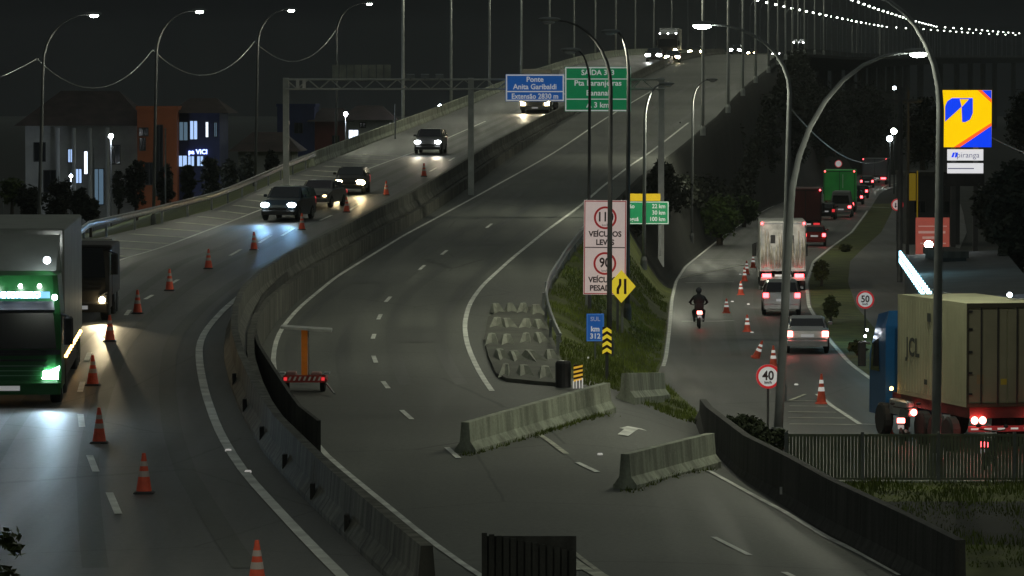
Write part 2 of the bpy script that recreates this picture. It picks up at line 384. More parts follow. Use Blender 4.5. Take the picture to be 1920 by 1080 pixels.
# fan of faint stripes near the bottom
for i in range(5): line_px([(960+i*26, 1012+i*4), (1010+i*30, 1030+i*12), (1050+i*36, 1056+i*14)], .12, mkw)
tk = MB(); M_TR = asphalt('asphalt_track', .088, .58, (1, 1.03, .94))
for fr in (.10, .36, .60, .88): ribbon(tk, [((1-fr)*ML(Y)+fr*MR(Y)+math.sin(Y*.11+fr*9)*.12, Y) for Y in range(128, 420, 4)], .42, .008)
for Y0, Y1, fr, w in ((170, 186, .3, 2.3), (196, 199, .7, 2.6), (142, 149, .75, 1.6), (232, 262, .72, 2.4), (290, 330, .25, 2.5)): ribbon(tk, [((1-fr)*ML(Y)+fr*MR(Y), Y) for Y in range(Y0, Y1, 1)], w, .012)
for fr in (.14, .37, .62, .86): ribbon(tk, [((1-fr)*LL(Y)+fr*LR(Y), Y) for Y in range(70, 400, 4)], .45, .008)
for fr in (.18, .40, .62, .84): ribbon(tk, [((1-fr)*FL(Y)+fr*FR(Y), Y) for Y in range(165, 400, 4)], .42, .006)
setting('worn_wheel_tracks', tk, M_TR)
setting('road_markings', mk, M_PAINT); setting('worn_road_markings', mkw, M_PAINTW)

# raised gore island with chevrons
isl = [(915,600),(908,640),(915,672),(930,706),(950,716),(1010,722),(1066,726),(1056,690),(1042,655),(1022,605),(1010,582),(960,578)]
top = [hit(*p) for p in isl]; cen = sum(top, Vector())/len(top); mb = MB(); n = len(top)
for p in top: mb.v.append((p.x, p.y, p.z-.1))
for p in top: mb.v.append((p.x, p.y, p.z+.12))
mb.f = [(i, (i+1) % n, (i+1) % n+n, i+n) for i in range(n)]
mb.v.append((cen.x, cen.y, surf(cen.x, cen.y)+.15)); mb.f += [(i+n, (i+1) % n+n, 2*n) for i in range(n)]
io = mb.build('traffic_island', mat('island_paving', (.085, .088, .072), .85, nscale=1.2, namt=.35, bump=.4)); tag(io, 'low raised traffic island of dark paving under pale pointed humps', 'traffic island')
def slab(px, py, w, h, rot):
    p = hit(px, py); mb = MB(); c, s = math.cos(rot), math.sin(rot)
    L, Wd = h, w; pts = [(-Wd, -L), (0, -L*.45), (Wd, -L), (Wd*1.05, L*.2), (0, L), (-Wd*1.05, L*.2)]
    lo = [(p.x+c*a-s*b, p.y+s*a+c*b, p.z+.05) for a, b in pts]; hi = [(p.x+(c*a-s*(b*.35+L*.45))*.5, p.y+(s*a+c*(b*.35+L*.45)), p.z+.36) for a, b in pts]
    mb.loft([lo, hi]); return mb
k = 0
rows = [(590, (932, 958, 984, 1008)), (618, (928, 955, 985, 1012)), (648, (922, 950, 982, 1012)), (678, (936, 966, 1000, 1034)), (708, (950, 985, 1022))]
nm = ['far', 'second', 'third', 'fourth', 'near']; cn = ['leftmost', 'second from left', 'third from left', 'rightmost']
for r, (py, xs) in enumerate(rows):
    for j, px in enumerate(xs):
        m_ = slab(px+random.uniform(-4, 4), py+random.uniform(-3, 3), random.uniform(.16, .25), random.uniform(1.0, 1.5), random.uniform(-.1, .35)); o = m_.build('concrete_hump', mat('hump_concrete', (.26, .27, .22), .8, nscale=2, namt=.3))
        tag(o, f'pointed pale concrete hump, {cn[j] if j < len(xs)-1 else "rightmost"} in the {nm[r]} row on the traffic island', 'hump', 'concrete humps on the traffic island')

# ---------------------------------------------------------------- walls, barriers, rails
def wall_along(name, fn, y0, y1, h, t, zf, m, label, cat, step=4, jersey=True, off=0, slots=0):
    mb = MB(); rings = []; n = int((y1-y0)/step)
    for i in range(n+1):
        Y = y0+(y1-y0)*i/n; x = fn(Y)+off; z = zf(Y)
        if jersey: prof = [(-t, -.15), (-t, .1), (-t*.45, .35), (-t*.32, h), (t*.32, h), (t*.45, .35), (t, .1), (t, -.15)]
        else: prof = [(-t/2, -.1), (-t/2, h), (t/2, h), (t/2, -.1)]
        rings.append([(x+a, Y, z+b) for a, b in prof])
    mb.loft(rings); o = mb.build(name, m); tag(o, label, cat); return o
wall_along('median_barrier', XM, 66, 620, .85, .3, lambda Y: zL(Y), concrete('barrier_stained', (.135, .135, .115), 3.0, .6),
           'long weathered concrete barrier dividing the two carriageways', 'barrier', off=-.35)
mb_ = [o for o in C.objects if o.name.startswith('median_barrier')][0]
for Y in (74.5, 80, 86, 92.5, 100, 108): x = XM(Y)-.35-.22; MB().box(x-.06, x+.03, Y-.14, Y+.14, zL(Y)+.12, zL(Y)+.42).build('drain_slot', M_BLACK, mb_)
rr = []
for i in range(60):
    Y = 90+i*4; x = XM(Y)+.02; rr.append([(x, Y, zR(Y)-.1), (x, Y, zL(Y)+.04), (x+.22, Y, zL(Y)+.04), (x+.22, Y, zR(Y)-.1)])
tag(MB().loft(rr).build('retaining_wall', MATS['barrier_stained']), 'low stained retaining wall under the median barrier facing the empty carriageway', 'wall')
sc = MB(); e = hitz(598, 880, zR); n = 14; rr = []
for i in range(n+1):
    Y = e.y+(158-e.y)*i/n; x = ML(Y)+(e.x-ML(e.y)); z = zR(Y); rr.append([(x-.05, Y, z-.1), (x-.05, Y, z+1.25), (x+.05, Y, z+1.25), (x+.05, Y, z-.1)])
sc.loft(rr); tag(sc.build('screen_wall', M_CONCD), 'dark blank screen wall beside the left edge line of the empty carriageway', 'wall')
def parapet(name, fn, y0, y1, label, off, m=M_CONC):
    o = wall_along(name, fn, y0, y1, .85, .2, zL if off < 0 else zR, m, label, 'parapet', step=8, off=off); return o
parapet('bridge_parapet', EL, 262, 2600, 'pale concrete parapet along the far left edge of the rising bridge', -.05)
parapet('bridge_parapet', XA, 470, 2600, 'dark concrete parapet along the right edge of the bridge', .2, mat('barrier_dark', (.09, .095, .09), .9, nscale=1, namt=.3))
# bridge girder and piers beyond the embankment
gb = MB(); rr = []
for Y in [600+40*i for i in range(51)]:
    a, b, z = EL(Y)-.3, XA(Y)+.4, zL(Y); rr.append([(a, Y, z-.02), (b, Y, z-.02), (b, Y, z-.5), (b-4, Y, z-2.8), (a+4, Y, z-2.8), (a, Y, z-.5)])
gb.loft(rr); br = thing('bridge', 'long concrete bridge deck climbing and curving away to the right', 'bridge'); gb.build('deck', M_CONCD, br)
for i in range(24):
    Y = 640+80*i; cx = (EL(Y)+XA(Y))/2; MB().lathe([(1.3, 0), (1.3, zL(Y)-2.8)], 12, o=(cx, Y, -.2)).build('pier', M_CONCD, br)
def rail(label, fn, y0, y1, zf, off, group, h=.75, mrail=M_GALV):
    t = thing('guardrail', label, 'guardrail', group=group); rr = []
    n = int((y1-y0)/2)
    for i in range(n+1):
        Y = y0+(y1-y0)*i/n; x = fn(Y)+off; z = zf(Y)+h
        prof = [(.02, -.16), (.06, -.12), (.02, -.04), (.02, .04), (.06, .12), (.02, .16), (-.02, .16), (-.02, -.16)]
        rr.append([(x+a, Y, z+b) for a, b in prof])
    MB().loft(rr).build('rail', mrail, t)
    for i in range(0, n+1, 3):
        Y = y0+(y1-y0)*i/n; x = fn(Y)+off-.08; z = zf(Y); MB().box(x-.05, x+.05, Y-.06, Y+.06, z-.3, z+h+.08).build('post', M_GALV, t)
    return t
rail('long ridged steel guardrail on the outer left shoulder', EL, 150, 262, zL, .15, 'steel guardrails')
rail('curved steel guardrail between empty carriageway and grass island', XA, 137, 205, zR, .12, 'steel guardrails', .62)
def jersey_block(a, b, h, label, m=M_CONC, n=6, t=.3):
    p, q = hit(*a), hit(*b); d = (q-p); d.z = 0; u = d.normalized(); w = Vector((-u.y, u.x, 0))
    mb = MB(); prof = [(-t, -.12), (-t, .1), (-t*.5, .3), (-t*.36, h), (t*.36, h), (t*.5, .3), (t, .1), (t, -.12)]; rr = []
    for i in range(n+1):
        c = p+(q-p)*i/n; rr.append([(c+w*x+Vector((0, 0, z))) for x, z in prof])
    mb.loft(rr); o = mb.build('concrete_barrier', m); tag(o, label, 'barrier', 'movable concrete barriers closing the carriageway'); return o
pa, pb = hit(872, 850), hit(1135, 772)
jersey_block((872,850),(1137,770), .82, 'long pale concrete barrier angled across the empty carriageway')
jersey_block((1172,752),(1240,746), .85, 'short greyish concrete block at the tip of the grass island', n=2)
jersey_block((1172,917),(1332,872), .86, 'concrete barrier with grassy foot, nearest the curved dark wall')
# tufts at barrier feet are part of the grass below
# curved dark wall, lower right
RWp = [(1318,790),(1330,845),(1400,905),(1480,950),(1560,1000),(1640,1042),(1720,1085),(1800,1130)]
rr = []; P = [hitz(x, y, lambda Y: .0) for x, y in RWp]
for i, p in enumerate(P):
    d = (P[min(i+1, len(P)-1)]-P[max(i-1, 0)]).normalized(); w = Vector((-d.y, d.x, 0)); h = 1.25 if i else .7
    rr.append([p+w*a+Vector((0, 0, z)) for a, z in ((-.25, -.3), (-.25, .1), (-.12, .35), (-.1, h), (.1, h), (.12, .35), (.25, .1), (.25, -.3))])
cw = thing('curved_wall', 'dark curved concrete wall with pale reflectors, lower right', 'wall')
MB().loft(rr).build('wall', M_CONCD, cw)
for px, py in ((1332,834),(1397,872),(1463,918),(1542,958),(1655,1008)):
    q = hitz(px, py+30, flat); a_ = at(px, py, q.y-.35); MB().box(a_.x-.03, a_.x+.03, a_.y-.3, a_.y-.26, a_.z-.09, a_.z+.09).build('reflector', M_WHITE, cw)
rr = []

bm_ = MB()
for Y in (92, 96, 100, 105, 109.2): bm_.v += [(4, Y, .01-.85*max(0, 105-Y)/9), (30, Y, .01-.85*max(0, 105-Y)/9)]
bm_.f = [(2*i, 2*i+1, 2*i+3, 2*i+2) for i in range(4)]
setting('grass_slope', bm_, M_GRASSG)
# translucent fence, lower right
ft = thing('fence', 'long grey slatted see-through fence in front of the container truck', 'fence')
Yf = 109.0; x0, x1 = 7.2, 17.5; fb = MB(); X = x0; i = 0
while X < x1:
    fb.box(X, X+.072, Yf-.01, Yf+.01, .06, 1.2); X += .09; i += 1
MS = mat('fence_slat', (.22, .24, .17), .7, .1, nscale=2, namt=.3)
fb.build('slats', MS, ft); MB().box(x0, x1, Yf-.03, Yf-.012, 1.2, 1.27).box(x0, x1, Yf-.03, Yf-.012, .06, .12).build('rail', MS, ft)
for i in range(6): MB().box(x0+i*2.0-.04, x0+i*2.0+.04, Yf-.06, Yf+.02, -.1, 1.32).build('post', M_POLE, ft)
kb = MB().box(7.3, 17.5, Yf-.35, Yf-.08, -.3, .05); tag(kb.build('kerb', M_CONC), 'broken pale concrete kerb at the foot of the slatted fence', 'kerb')
# ribbed panel at the bottom edge
q = hit(985, 1085); rp_ = MB()
for i in range(13): rp_.box(q.x-.9+i*.15, q.x-.9+i*.15+.11, q.y-.05, q.y+.02, q.z-.1, q.z+.95-i*.03)
rp_.box(q.x-.9, q.x+1.05, q.y+.02, q.y+.06, q.z-.1, q.z+.88); tag(rp_.build('ribbed_panel', M_CONCD), 'dark ribbed panel standing on the near road edge, bottom centre', 'panel')

# ---------------------------------------------------------------- street lamps
def light(kind, loc, power, col, parent=None, rad=.15, rot=None, spot=None, blend=.6, name='lamp_light'):
    d = bpy.data.lights.new(name, kind); d.energy = power; d.color = col; d.shadow_soft_size = rad
    if spot: d.spot_size = spot; d.spot_blend = blend
    o = bpy.data.objects.new(name, d); C.objects.link(o); o.location = loc
    if rot: o.rotation_euler = rot
    if parent: o.parent = parent
    return o
LCOL = (1.0, 1.0, .76)
def street_lamp(base, headp, label, r0=.13, m=M_POLE, lit=True, power=LAMP_W, group='street lamps along the roads', bend=.72, col=LCOL, head_r=.32, lean=0):
    base = Vector(base); headp = Vector(headp); d = headp-base
    t = thing('street_lamp', label, 'street lamp', base, group=group)
    pts = []; H = d.z
    for i in range(5): pts.append((lean*i/4, 0, H*bend*i/4))
    x0_ = pts[-1][0]
    for i in range(1, 9):
        a = i/8*math.pi/2; pts.append((x0_+(d.x-x0_)*(1-math.cos(a)), d.y*(1-math.cos(a)), H*bend+H*(1-bend)*math.sin(a)))
    rad = [r0*.9*(1-.72*i/(len(pts)-1)) for i in range(len(pts))]
    MB().tube(pts, rad, 8).build('pole', m, t, True)
    MB().lathe([(r0*1.5, 0), (r0*1.5, .5), (r0*1.05, .7)], 10).build('pole_base', m, t)
    sgn = 1 if d.x > 0 else -1
    MB().ball((d.x+sgn*.25, d.y, d.z+.03), (.42, .16, .09), 12).build('lamp_head', M_POLE, t, True)
    b = MB().ball((d.x+sgn*.28, d.y, d.z-.06), (head_r, .14, .09), 12).build('bulb', M_LSTREET if lit else M_LCLEAR, t, True)
    if power: light('SPOT', (d.x+sgn*.28, d.y, d.z-.2), power, col, t, .1, rot=(0, 0, 0), spot=R(158), blend=.35)
    return t
# four tall lamps on the left embankment
LL4 = [((70, 415), (120, 34), 195), ((287, 410), (320, 28), 223), ((478, 352), (505, 22), 255), ((630, 300), (655, 12), 300)]
heads = [(177, 27), (375, 20), (547, 18), (693, 6)]
onm = ['leftmost', 'second from left', 'third from left', 'fourth from left']
lposts = []
for i, (pb_, pt_, Y) in enumerate(LL4):
    x = at(pb_[0], 300, Y).x; z = surf(x, Y); hp = at(*heads[i], Y)
    lposts.append((Vector((x, Y, z)), hp))
    street_lamp((x, Y, z), (hp.x-.3, Y, hp.z), f'tall curved street lamp beside the village, {onm[i]}', r0=.10, m=mat('pole_dull', (.12, .125, .13), .6, .2, nscale=2, namt=.2), power=LAMP_W*.7, bend=.80, lean=(.3, .2, .2, .05)[i], head_r=.2)
# right side curved lamps (base px, head px)
RL = [((1457, 846), (1720, 98), None, 'big grey curved street lamp in front of the 40 sign', .15, M_POLE, .58, LAMP_W*.8),
      ((1465, 752), (1318, 46), None, 'slim street lamp bending left above the white lorry', .12, M_POLE, .82, LAMP_W*1.1),
      ((1756, 905), (1590, -14), 111, 'tall street lamp in front of the container lorry', .15, M_POLE, .76, LAMP_W*.9),
      ((1142, 668), (1030, 38), None, 'dark street lamp crossing the speed limit board', .11, M_POLED, .80, LAMP_W*1.1),
      ((1103, 580), (1070, 95), None, 'thin dark street lamp behind the left edge of the speed limit board', .08, M_POLED, .86, 0),
      ((1176, 600), (1145, 60), None, 'thick dark street lamp at the right edge of the speed limit board', .12, M_POLED, .84, LAMP_W*1.1),
      ((1207, 506), (1250, 158), None, 'short lit grey lamp post beside the green distance sign', .12, M_POLE, .80, LAMP_W*1.8),
      ((1297, 456), (1335, 150), None, 'slim grey lamp post at the edge of the dark trees', .10, M_POLE, .84, LAMP_W*1.8)]  # dark-headed lamps carry added spots to brighten the road below
for pb_, ph, Y, lab, r0, m, bend, pw in RL:
    b = hit(*pb_) if Y is None else Vector((at(pb_[0], 500, Y).x, Y, surf(at(pb_[0], 500, Y).x, Y)-.1))
    h = at(*ph, b.y); street_lamp(b, (h.x+(-.25 if h.x > b.x else .25), b.y, h.z), lab, r0, m, lit=m is M_POLE and r0 > .11 and pw > 0 and pb_[0] != 1207, power=pw, bend=bend, head_r=.3 if pb_[0] == 1465 else .24, lean=.08 if Y else (.35 if pb_[0] == 1457 else .25 if pb_[0] == 1465 else .05))
# two unseen lamps added past the frame to light camera-facing sides
for x, Y, dx, lab in ((-13, 56, 2.5, 'added fill lamp post left of the busy carriageway, unseen outside the frame'), (14, 62, -2.5, 'added fill lamp post right of the curved wall, unseen outside the frame')):
    street_lamp((x, Y, 0), (x+dx, Y, 13), lab, .13, M_POLE, True, LAMP_W*1.0, bend=.8)
# bridge rows
def bridge_row(fn, off, zf, y0, side, first_label, nmax=75):
    Y = y0; i = 0; proto = None; ORD = ['first','second','third','fourth','fifth','sixth','seventh','eighth','ninth','tenth','eleventh','twelfth','thirteenth','fourteenth']
    while Y < 2560 and i < nmax:
        x = fn(Y)+off; z = zf(Y); inward = 1 if side == 'left' else -1
        far_ = Y > 700
        lab = f'{ORD[min(i, 13)]} thin grey lamp post from the near end, {side} edge of the bridge' if not far_ else f'tiny far lamp post with lit head on the {side} side of the bridge'
        if not far_:
            t = street_lamp((x, Y, z), (x+inward*1.6, Y, z+13.2), lab, r0=.14, m=mat('pole_light', (.5, .52, .5), .5, .1, nscale=2, namt=.15), power=LAMP_W*1.05, bend=.92, group='lamp posts along the bridge', head_r=.4)
        else:
            if proto is None:
                t = thing('street_lamp', lab, 'street lamp', (x, Y, z), group=f'far lamp posts on the {side} side of the bridge'); proto = t
                MB().tube([(0, 0, 0), (0, 0, 10.5), (inward*.5, 0, 11.6), (inward*1.4, 0, 12)], [.16, .12, .1, .08], 6).build('pole', M_POLE, t)
                MB().ball((inward*1.5, 0, 11.92), (.34, .22, .22), 8).build('bulb', mat('lamp_far', (1, 1, 1), .3, emit=(.86, .96, .82), estr=14), t)
            else: dup(proto, (x, Y, z), label=lab)
        Y += 35 if Y < 2200 else 45; i += 1
lab_l = bridge_row(EL, -.5, zL, 318, 'left', '')
bridge_row(XA, .7, zR, 312, 'right', '')
for Y, w in ((1000, 2), (1400, 2)): light('POINT', ((EL(Y)+XA(Y))/2, Y, zL(Y)+12), LAMP_W*3, LCOL, rad=.5)

# cables between the left lamps
def cable(a, b, sag, label, r=.018):
    a, b = Vector(a), Vector(b); pts = []
    for i in range(17):
        t = i/16; p = a.lerp(b, t); p.z -= sag*4*t*(1-t); pts.append(p)
    tag(MB().tube(pts, r, 5).build('cable', M_GALV, smooth=True), label, 'cable', 'overhead cables')
tops = [(b.x, b.y, b.z+(h.z-b.z)*.82) for b, h in lposts]
cable((tops[0][0]-8, tops[0][1]-28, tops[0][2]-.5), tops[0], 1.6, 'sagging cable reaching the leftmost lamp from the frame edge')
for i, nme in enumerate(('first and second', 'second and third', 'third and fourth')): cable(tops[i], tops[i+1], 1.7, f'sagging cable between the {nme} lamps on the left', .022)
c0 = at(1480, 200, 140); cable(c0, at(1668, 296, 210), .9, 'sagging cable running right from the slim lamp over the green lorry', .025)
cable(at(1860, 258, 150), at(1960, 300, 130), .05, 'cable leaving the fuel station sign to the right', .02)
cable(at(1745, 543, 130), at(1935, 560, 118), .12, 'pale cable above the container lorry roof', .02)

# ---------------------------------------------------------------- signs
def board(t, w, h, z, m, edge=None, mb=None, y=0, th=.05, ew=.06, name='panel'):
    MB().box(-w/2, w/2, y, y+th, z-h/2, z+h/2).build(name, m, t)
    if edge:
        e = MB(); yy = y-.006
        for a in ((-w/2+.02, -w/2+.02+ew, -h/2+.02, h/2-.02), (w/2-.02-ew, w/2-.02, -h/2+.02, h/2-.02), (-w/2+.02+ew, w/2-.02-ew, h/2-.02-ew, h/2-.02), (-w/2+.02+ew, w/2-.02-ew, -h/2+.02, -h/2+.02+ew)):
            e.box(a[0], a[1], yy, y-.002, z+a[2], z+a[3])
        e.build('border', edge, t)
def ret_glow(name, col, e=.12): return mat(name, col, .5, nscale=2, namt=.12, emit=col, estr=e)  # faint own glow replaces headlamp light thrown back by the sheeting
SBLUE = ret_glow('sign_blue', (.02, .13, .48), .28); SGREEN = ret_glow('sign_green', (.01, .24, .09), .3); SWHITE = ret_glow('sign_white', (.62, .63, .62), .35)
SPINK = ret_glow('sign_pinkwhite', (.58, .47, .45), .42); SRED = ret_glow('sign_red', (.38, .015, .02), .25); SYEL = ret_glow('sign_yellow', (.72, .55, .03), .5); SBLK = mat('sign_black', (.03, .008, .01), .6)
# gantry
Yg = 240.0; sg = Yg/F
gx0, gx1 = (536-960)*sg, (1246-960)*sg; gzb, gzt = at(0, 167, Yg).z, at(0, 149, Yg).z
g = thing('sign_gantry', 'grey steel lattice gantry spanning both carriageways', 'gantry')
tr = MB()
for yy in (Yg, Yg+.8):
    for z in (gzb, gzt): tr.tube([(gx0, yy, z), (gx1, yy, z)], .055, 6)
    n = 34
    for i in range(n):
        a_, b_ = gx0+(gx1-gx0)*i/n, gx0+(gx1-gx0)*(i+1)/n; tr.tube([(a_, yy, gzb if i % 2 else gzt), (b_, yy, gzt if i % 2 else gzb)], .03, 5)
tr.build('truss', MATS['pole_light'], g)
for px in (536, 883, 1240):
    x = (px-960)*sg; zb = surf(x, Yg+.4)-.2; MB().box(x-.17, x+.17, Yg+.2, Yg+.6, zb, gzt+.1).build('post', MATS['pole_light'], g)
MB().box((556-960)*sg, (562-960)*sg, Yg-.3, Yg-.1, gzb+.05, gzt).box((568-960)*sg, (574-960)*sg, Yg-.3, Yg-.1, gzb+.05, gzt).build('signal_box', M_WHITE, g)
pn = MB()
for i in range(8): pn.box((622+i*14-960)*sg, (634+i*14-960)*sg, Yg+.9, Yg+.96, gzt-.1, at(0, 121, Yg).z)
tag(pn.build('slatted_sign', mat('sign_back', (.35, .37, .33), .7, .2, nscale=1, namt=.3)), 'grey slatted back of a large sign above the gantry', 'sign')
for i, px in enumerate((770, 797, 824)):
    x = (px-960)*sg; tag(MB().cbox(x-.25, x+.25, Yg-.4, Yg-.1, gzt+.05, gzt+.32).tube([(x, Yg-.25, gzt), (x, Yg-.25, gzt+.1)], .04).build('traffic_camera', M_GALV), f'small grey camera box on the gantry, {["left", "middle", "right"][i]} of three', 'camera', 'camera boxes on the gantry')
def sign_on_gantry(x0, x1, y0, y1, name, label, m):
    a, b = at(x0, y0, Yg-.45), at(x1, y1, Yg-.45); w, h = b.x-a.x, a.z-b.z
    t = thing(name, label, 'road sign', ((a.x+b.x)/2, Yg-.45, (a.z+b.z)/2)); board(t, w, h, 0, m, SWHITE, ew=.07); return t, w, h
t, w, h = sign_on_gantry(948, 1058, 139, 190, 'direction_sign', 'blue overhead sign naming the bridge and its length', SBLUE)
text('Ponte', .42, SWHITE, t, 0, -.012, h*.3, bold=.008); text('Anita Garibaldi', .42, SWHITE, t, 0, -.012, h*.03, bold=.008, sx=.98)
MB().box(-w/2+.08, w/2-.08, -.008, -.003, -h*.16, -h*.12).build('divider', SWHITE, t); text('Extensão 2830 m', .42, SWHITE, t, 0, -.012, -h*.32, bold=.008, sx=.92)
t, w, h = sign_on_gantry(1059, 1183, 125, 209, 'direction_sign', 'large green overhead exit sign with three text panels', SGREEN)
text('SAÍDA 313', .42, SWHITE, t, 0, -.012, h*.365, bold=.008); text('Pta Laranjeiras', .44, SWHITE, t, 0, -.012, h*.13, bold=.008, sx=1.05); text('Bananal', .44, SWHITE, t, 0, -.012, -h*.09, bold=.008)
text('A 3 km', .44, SWHITE, t, 0, -.012, -h*.36, bold=.008)
MB().box(-w/2+.08, w/2-.08, -.008, -.003, h*.215, h*.235).box(-w/2+.08, w/2-.08, -.008, -.003, -h*.235, -h*.215).build('divider', SWHITE, t)
def disc(mb, r, z, y0, y1, n=28, x=0): return mb.prism([(x+r*math.cos(2*math.pi*i/n), z+r*math.sin(2*math.pi*i/n)) for i in range(n)], y0, y1)
def ringm(mb, r0, r1, z, y0, y1, n=28, x=0):
    for i in range(n):
        a, b = 2*math.pi*i/n, 2*math.pi*(i+1)/n
        mb.prism([(x+r0*math.cos(a), z+r0*math.sin(a)), (x+r1*math.cos(a), z+r1*math.sin(a)), (x+r1*math.cos(b), z+r1*math.sin(b)), (x+r0*math.cos(b), z+r0*math.sin(b))], y0, y1)
    return mb
# speed limit board
b = hit(1133, 605); Yb = b.y; s = F/Yb; t = thing('speed_limit_board', 'tall white speed limit board with 110 and 90 circles on two posts', 'road sign', (b.x, Yb, b.z), ry=R(.5))
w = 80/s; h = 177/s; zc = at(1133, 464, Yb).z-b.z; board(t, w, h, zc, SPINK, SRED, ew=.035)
MB().box(-w/2+.05, w/2-.05, -.008, -.003, zc-.018, zc+.018).build('divider', SBLK, t)
for k, (n_, l1, l2) in enumerate((('110', 'VEÍCULOS', 'LEVES'), ('90', 'VEÍCULOS', 'PESADOS'))):
    cz = zc+(h*.315 if k == 0 else -h*.17); rr_ = 21.5/s
    ringm(MB(), rr_*.82, rr_, cz, -.012, -.004, x=0).build('speed_ring', SRED, t); text(n_, .52, SBLK, t, 0, -.014, cz+.02, bold=.012, sx=.85); text('km/h', .13, SBLK, t, 0, -.014, cz-.29)
    text(l1, .30, SBLK, t, 0, -.014, cz-rr_-.2, bold=.01, sx=.95); text(l2, .30, SBLK, t, 0, -.014, cz-rr_-.53, bold=.01, sx=.95)
for x in (-w*.42, w*.42): MB().box(x-.05, x+.05, .052, .14, -.4, zc+h*.5).build('post', M_POLE, t)
def post_sign(px, pyb, label, name='road_sign'):
    b = hit(px, pyb); t = thing(name, label, 'road sign', b); return t, b, F/b.y
t, b, s = post_sign(1158, 628, 'yellow diamond warning sign with black narrowing lane symbol')
zc = at(0, 537, b.y).z-b.z; q = 27/s; xo = 7/s
MB().prism([(xo-q, zc), (xo, zc-q*1.15), (xo+q, zc), (xo, zc+q*1.15)], -.02, .02).build('panel', SYEL, t)
MB().prism([(xo-.19, zc-.3), (xo-.09, zc-.3), (xo-.09, zc-.12), (xo+.0, zc+.05), (xo+.0, zc+.3), (xo-.1, zc+.3), (xo-.1, zc+.08), (xo-.19, zc-.08)], -.03, -.022).box(xo+.1, xo+.2, -.03, -.022, zc-.3, zc+.3).build('symbol', SBLK, t)
MB().box(-.05, .05, .022, .1, -.2, zc).build('post', M_POLED, t)
t, b, s = post_sign(1116, 676, 'small blue kilometre sign reading SUL km 312')
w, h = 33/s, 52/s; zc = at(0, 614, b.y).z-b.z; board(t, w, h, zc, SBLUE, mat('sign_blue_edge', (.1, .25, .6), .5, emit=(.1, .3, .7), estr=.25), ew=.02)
text('SUL', .2, ret_glow('sign_dimwhite', (.45, .5, .7), .2), t, 0, -.012, zc+h*.3, bold=.004); text('km', .24, SWHITE, t, 0, -.012, zc-h*.06, bold=.008); text('312', .24, SWHITE, t, 0, -.012, zc-h*.32, bold=.006)
MB().box(-.03, .03, .052, .1, -.2, zc).build('post', M_POLE, t)
def chevron_board(px, pyb, y0, y1, wpx, label, up=True, post=True):
    t, b, s = post_sign(px, pyb, label); w = wpx/s; z0, z1 = at(0, y1, b.y).z-b.z, at(0, y0, b.y).z-b.z; h = z1-z0
    MB().box(-w/2, w/2, 0, .04, z0, z1).build('panel', SBLK, t); c = MB(); n = 4; st = h/n
    for i in range(n):
        zb = z0+i*st
        if up: c.prism([(-w/2, zb), (0, zb+st*.42), (w/2, zb), (w/2, min(z1, zb+st*.52)), (0, min(z1, zb+st*.95)), (-w/2, min(z1, zb+st*.52))], -.012, -.003)
        else: c.prism([(-w/2, zb), (w/2, zb+st*.5), (w/2, min(z1, zb+st*1.0)), (-w/2, zb+st*.5)], -.012, -.003)
    c.build('stripes', SYEL if up else ret_glow('sign_amber', (.7, .4, .04), .5), t)
    if post: MB().box(-.05, .05, .042, .12, -.2, z0+.2).build('post', M_POLED, t)
    return t, b, s
chevron_board(1138, 714, 613, 664, 17, 'narrow yellow and black chevron marker on the grass island')
t, b, s = chevron_board(1084, 728, 684, 716, 17, 'striped amber hazard marker at the guardrail end', up=False)
c = MB()
for i in range(4): c.box(-.16+i*.09, -.12+i*.09, -.08, -.02, 0, .22+.03*i)
c.build('feet', M_RETRO, t)
MB().lathe([(.24, -.1), (.24, .75), (.2, .82)], 14, o=(-.45, .35, 0)).build('drum', M_DARK, t)
def disc_sign(px, py, r, pyb, txt, sub, label, Y=None):
    t, b, s = post_sign(px, pyb, label); zc = at(0, py, b.y).z-b.z; rr_ = r/s
    disc(MB(), rr_, zc, 0, .03).build('panel', SWHITE if txt != '||' else SPINK, t); ringm(MB(), rr_*.8, rr_*.995, zc, -.012, -.003).build('speed_ring', ret_glow('sign_redb', (.5, .015, .02), .4), t)
    if txt == '||':
        m_ = MB()
        for x, d in ((-rr_*.26, -1), (rr_*.26, 1)):
            m_.box(x-.035, x+.035, -.012, -.003, zc-rr_*.3, zc+rr_*.3); zz = zc+d*rr_*.5
            m_.prism([(x-.09, zc+d*rr_*.22), (x+.09, zc+d*rr_*.22), (x, zz)], -.013, -.002)
        m_.build('symbol', SBLK, t)
    else: text(txt, rr_*1.05, SBLK, t, 0, -.014, zc+rr_*.05, bold=.01, sx=.9); text(sub, rr_*.3, SBLK, t, 0, -.014, zc-rr_*.48, bold=.004)
    MB().tube([(0, .07, -.2), (0, .07, zc)], .035, 8).build('post', M_POLED, t)
disc_sign(1440, 706, 23, 805, '40', 'km/h', 'round red ringed 40 speed sign beside the big lamp')
disc_sign(1622, 562, 17, 652, '50', 'km/h', 'round red ringed 50 speed sign beside the silver sedan')
disc_sign(1682, 384, 11.5, 500, '||', '', 'small round sign with two opposing arrows near the fuel station')
disc_sign(1572, 307, 7, 352, '', '', 'tiny round sign above the green lorry')
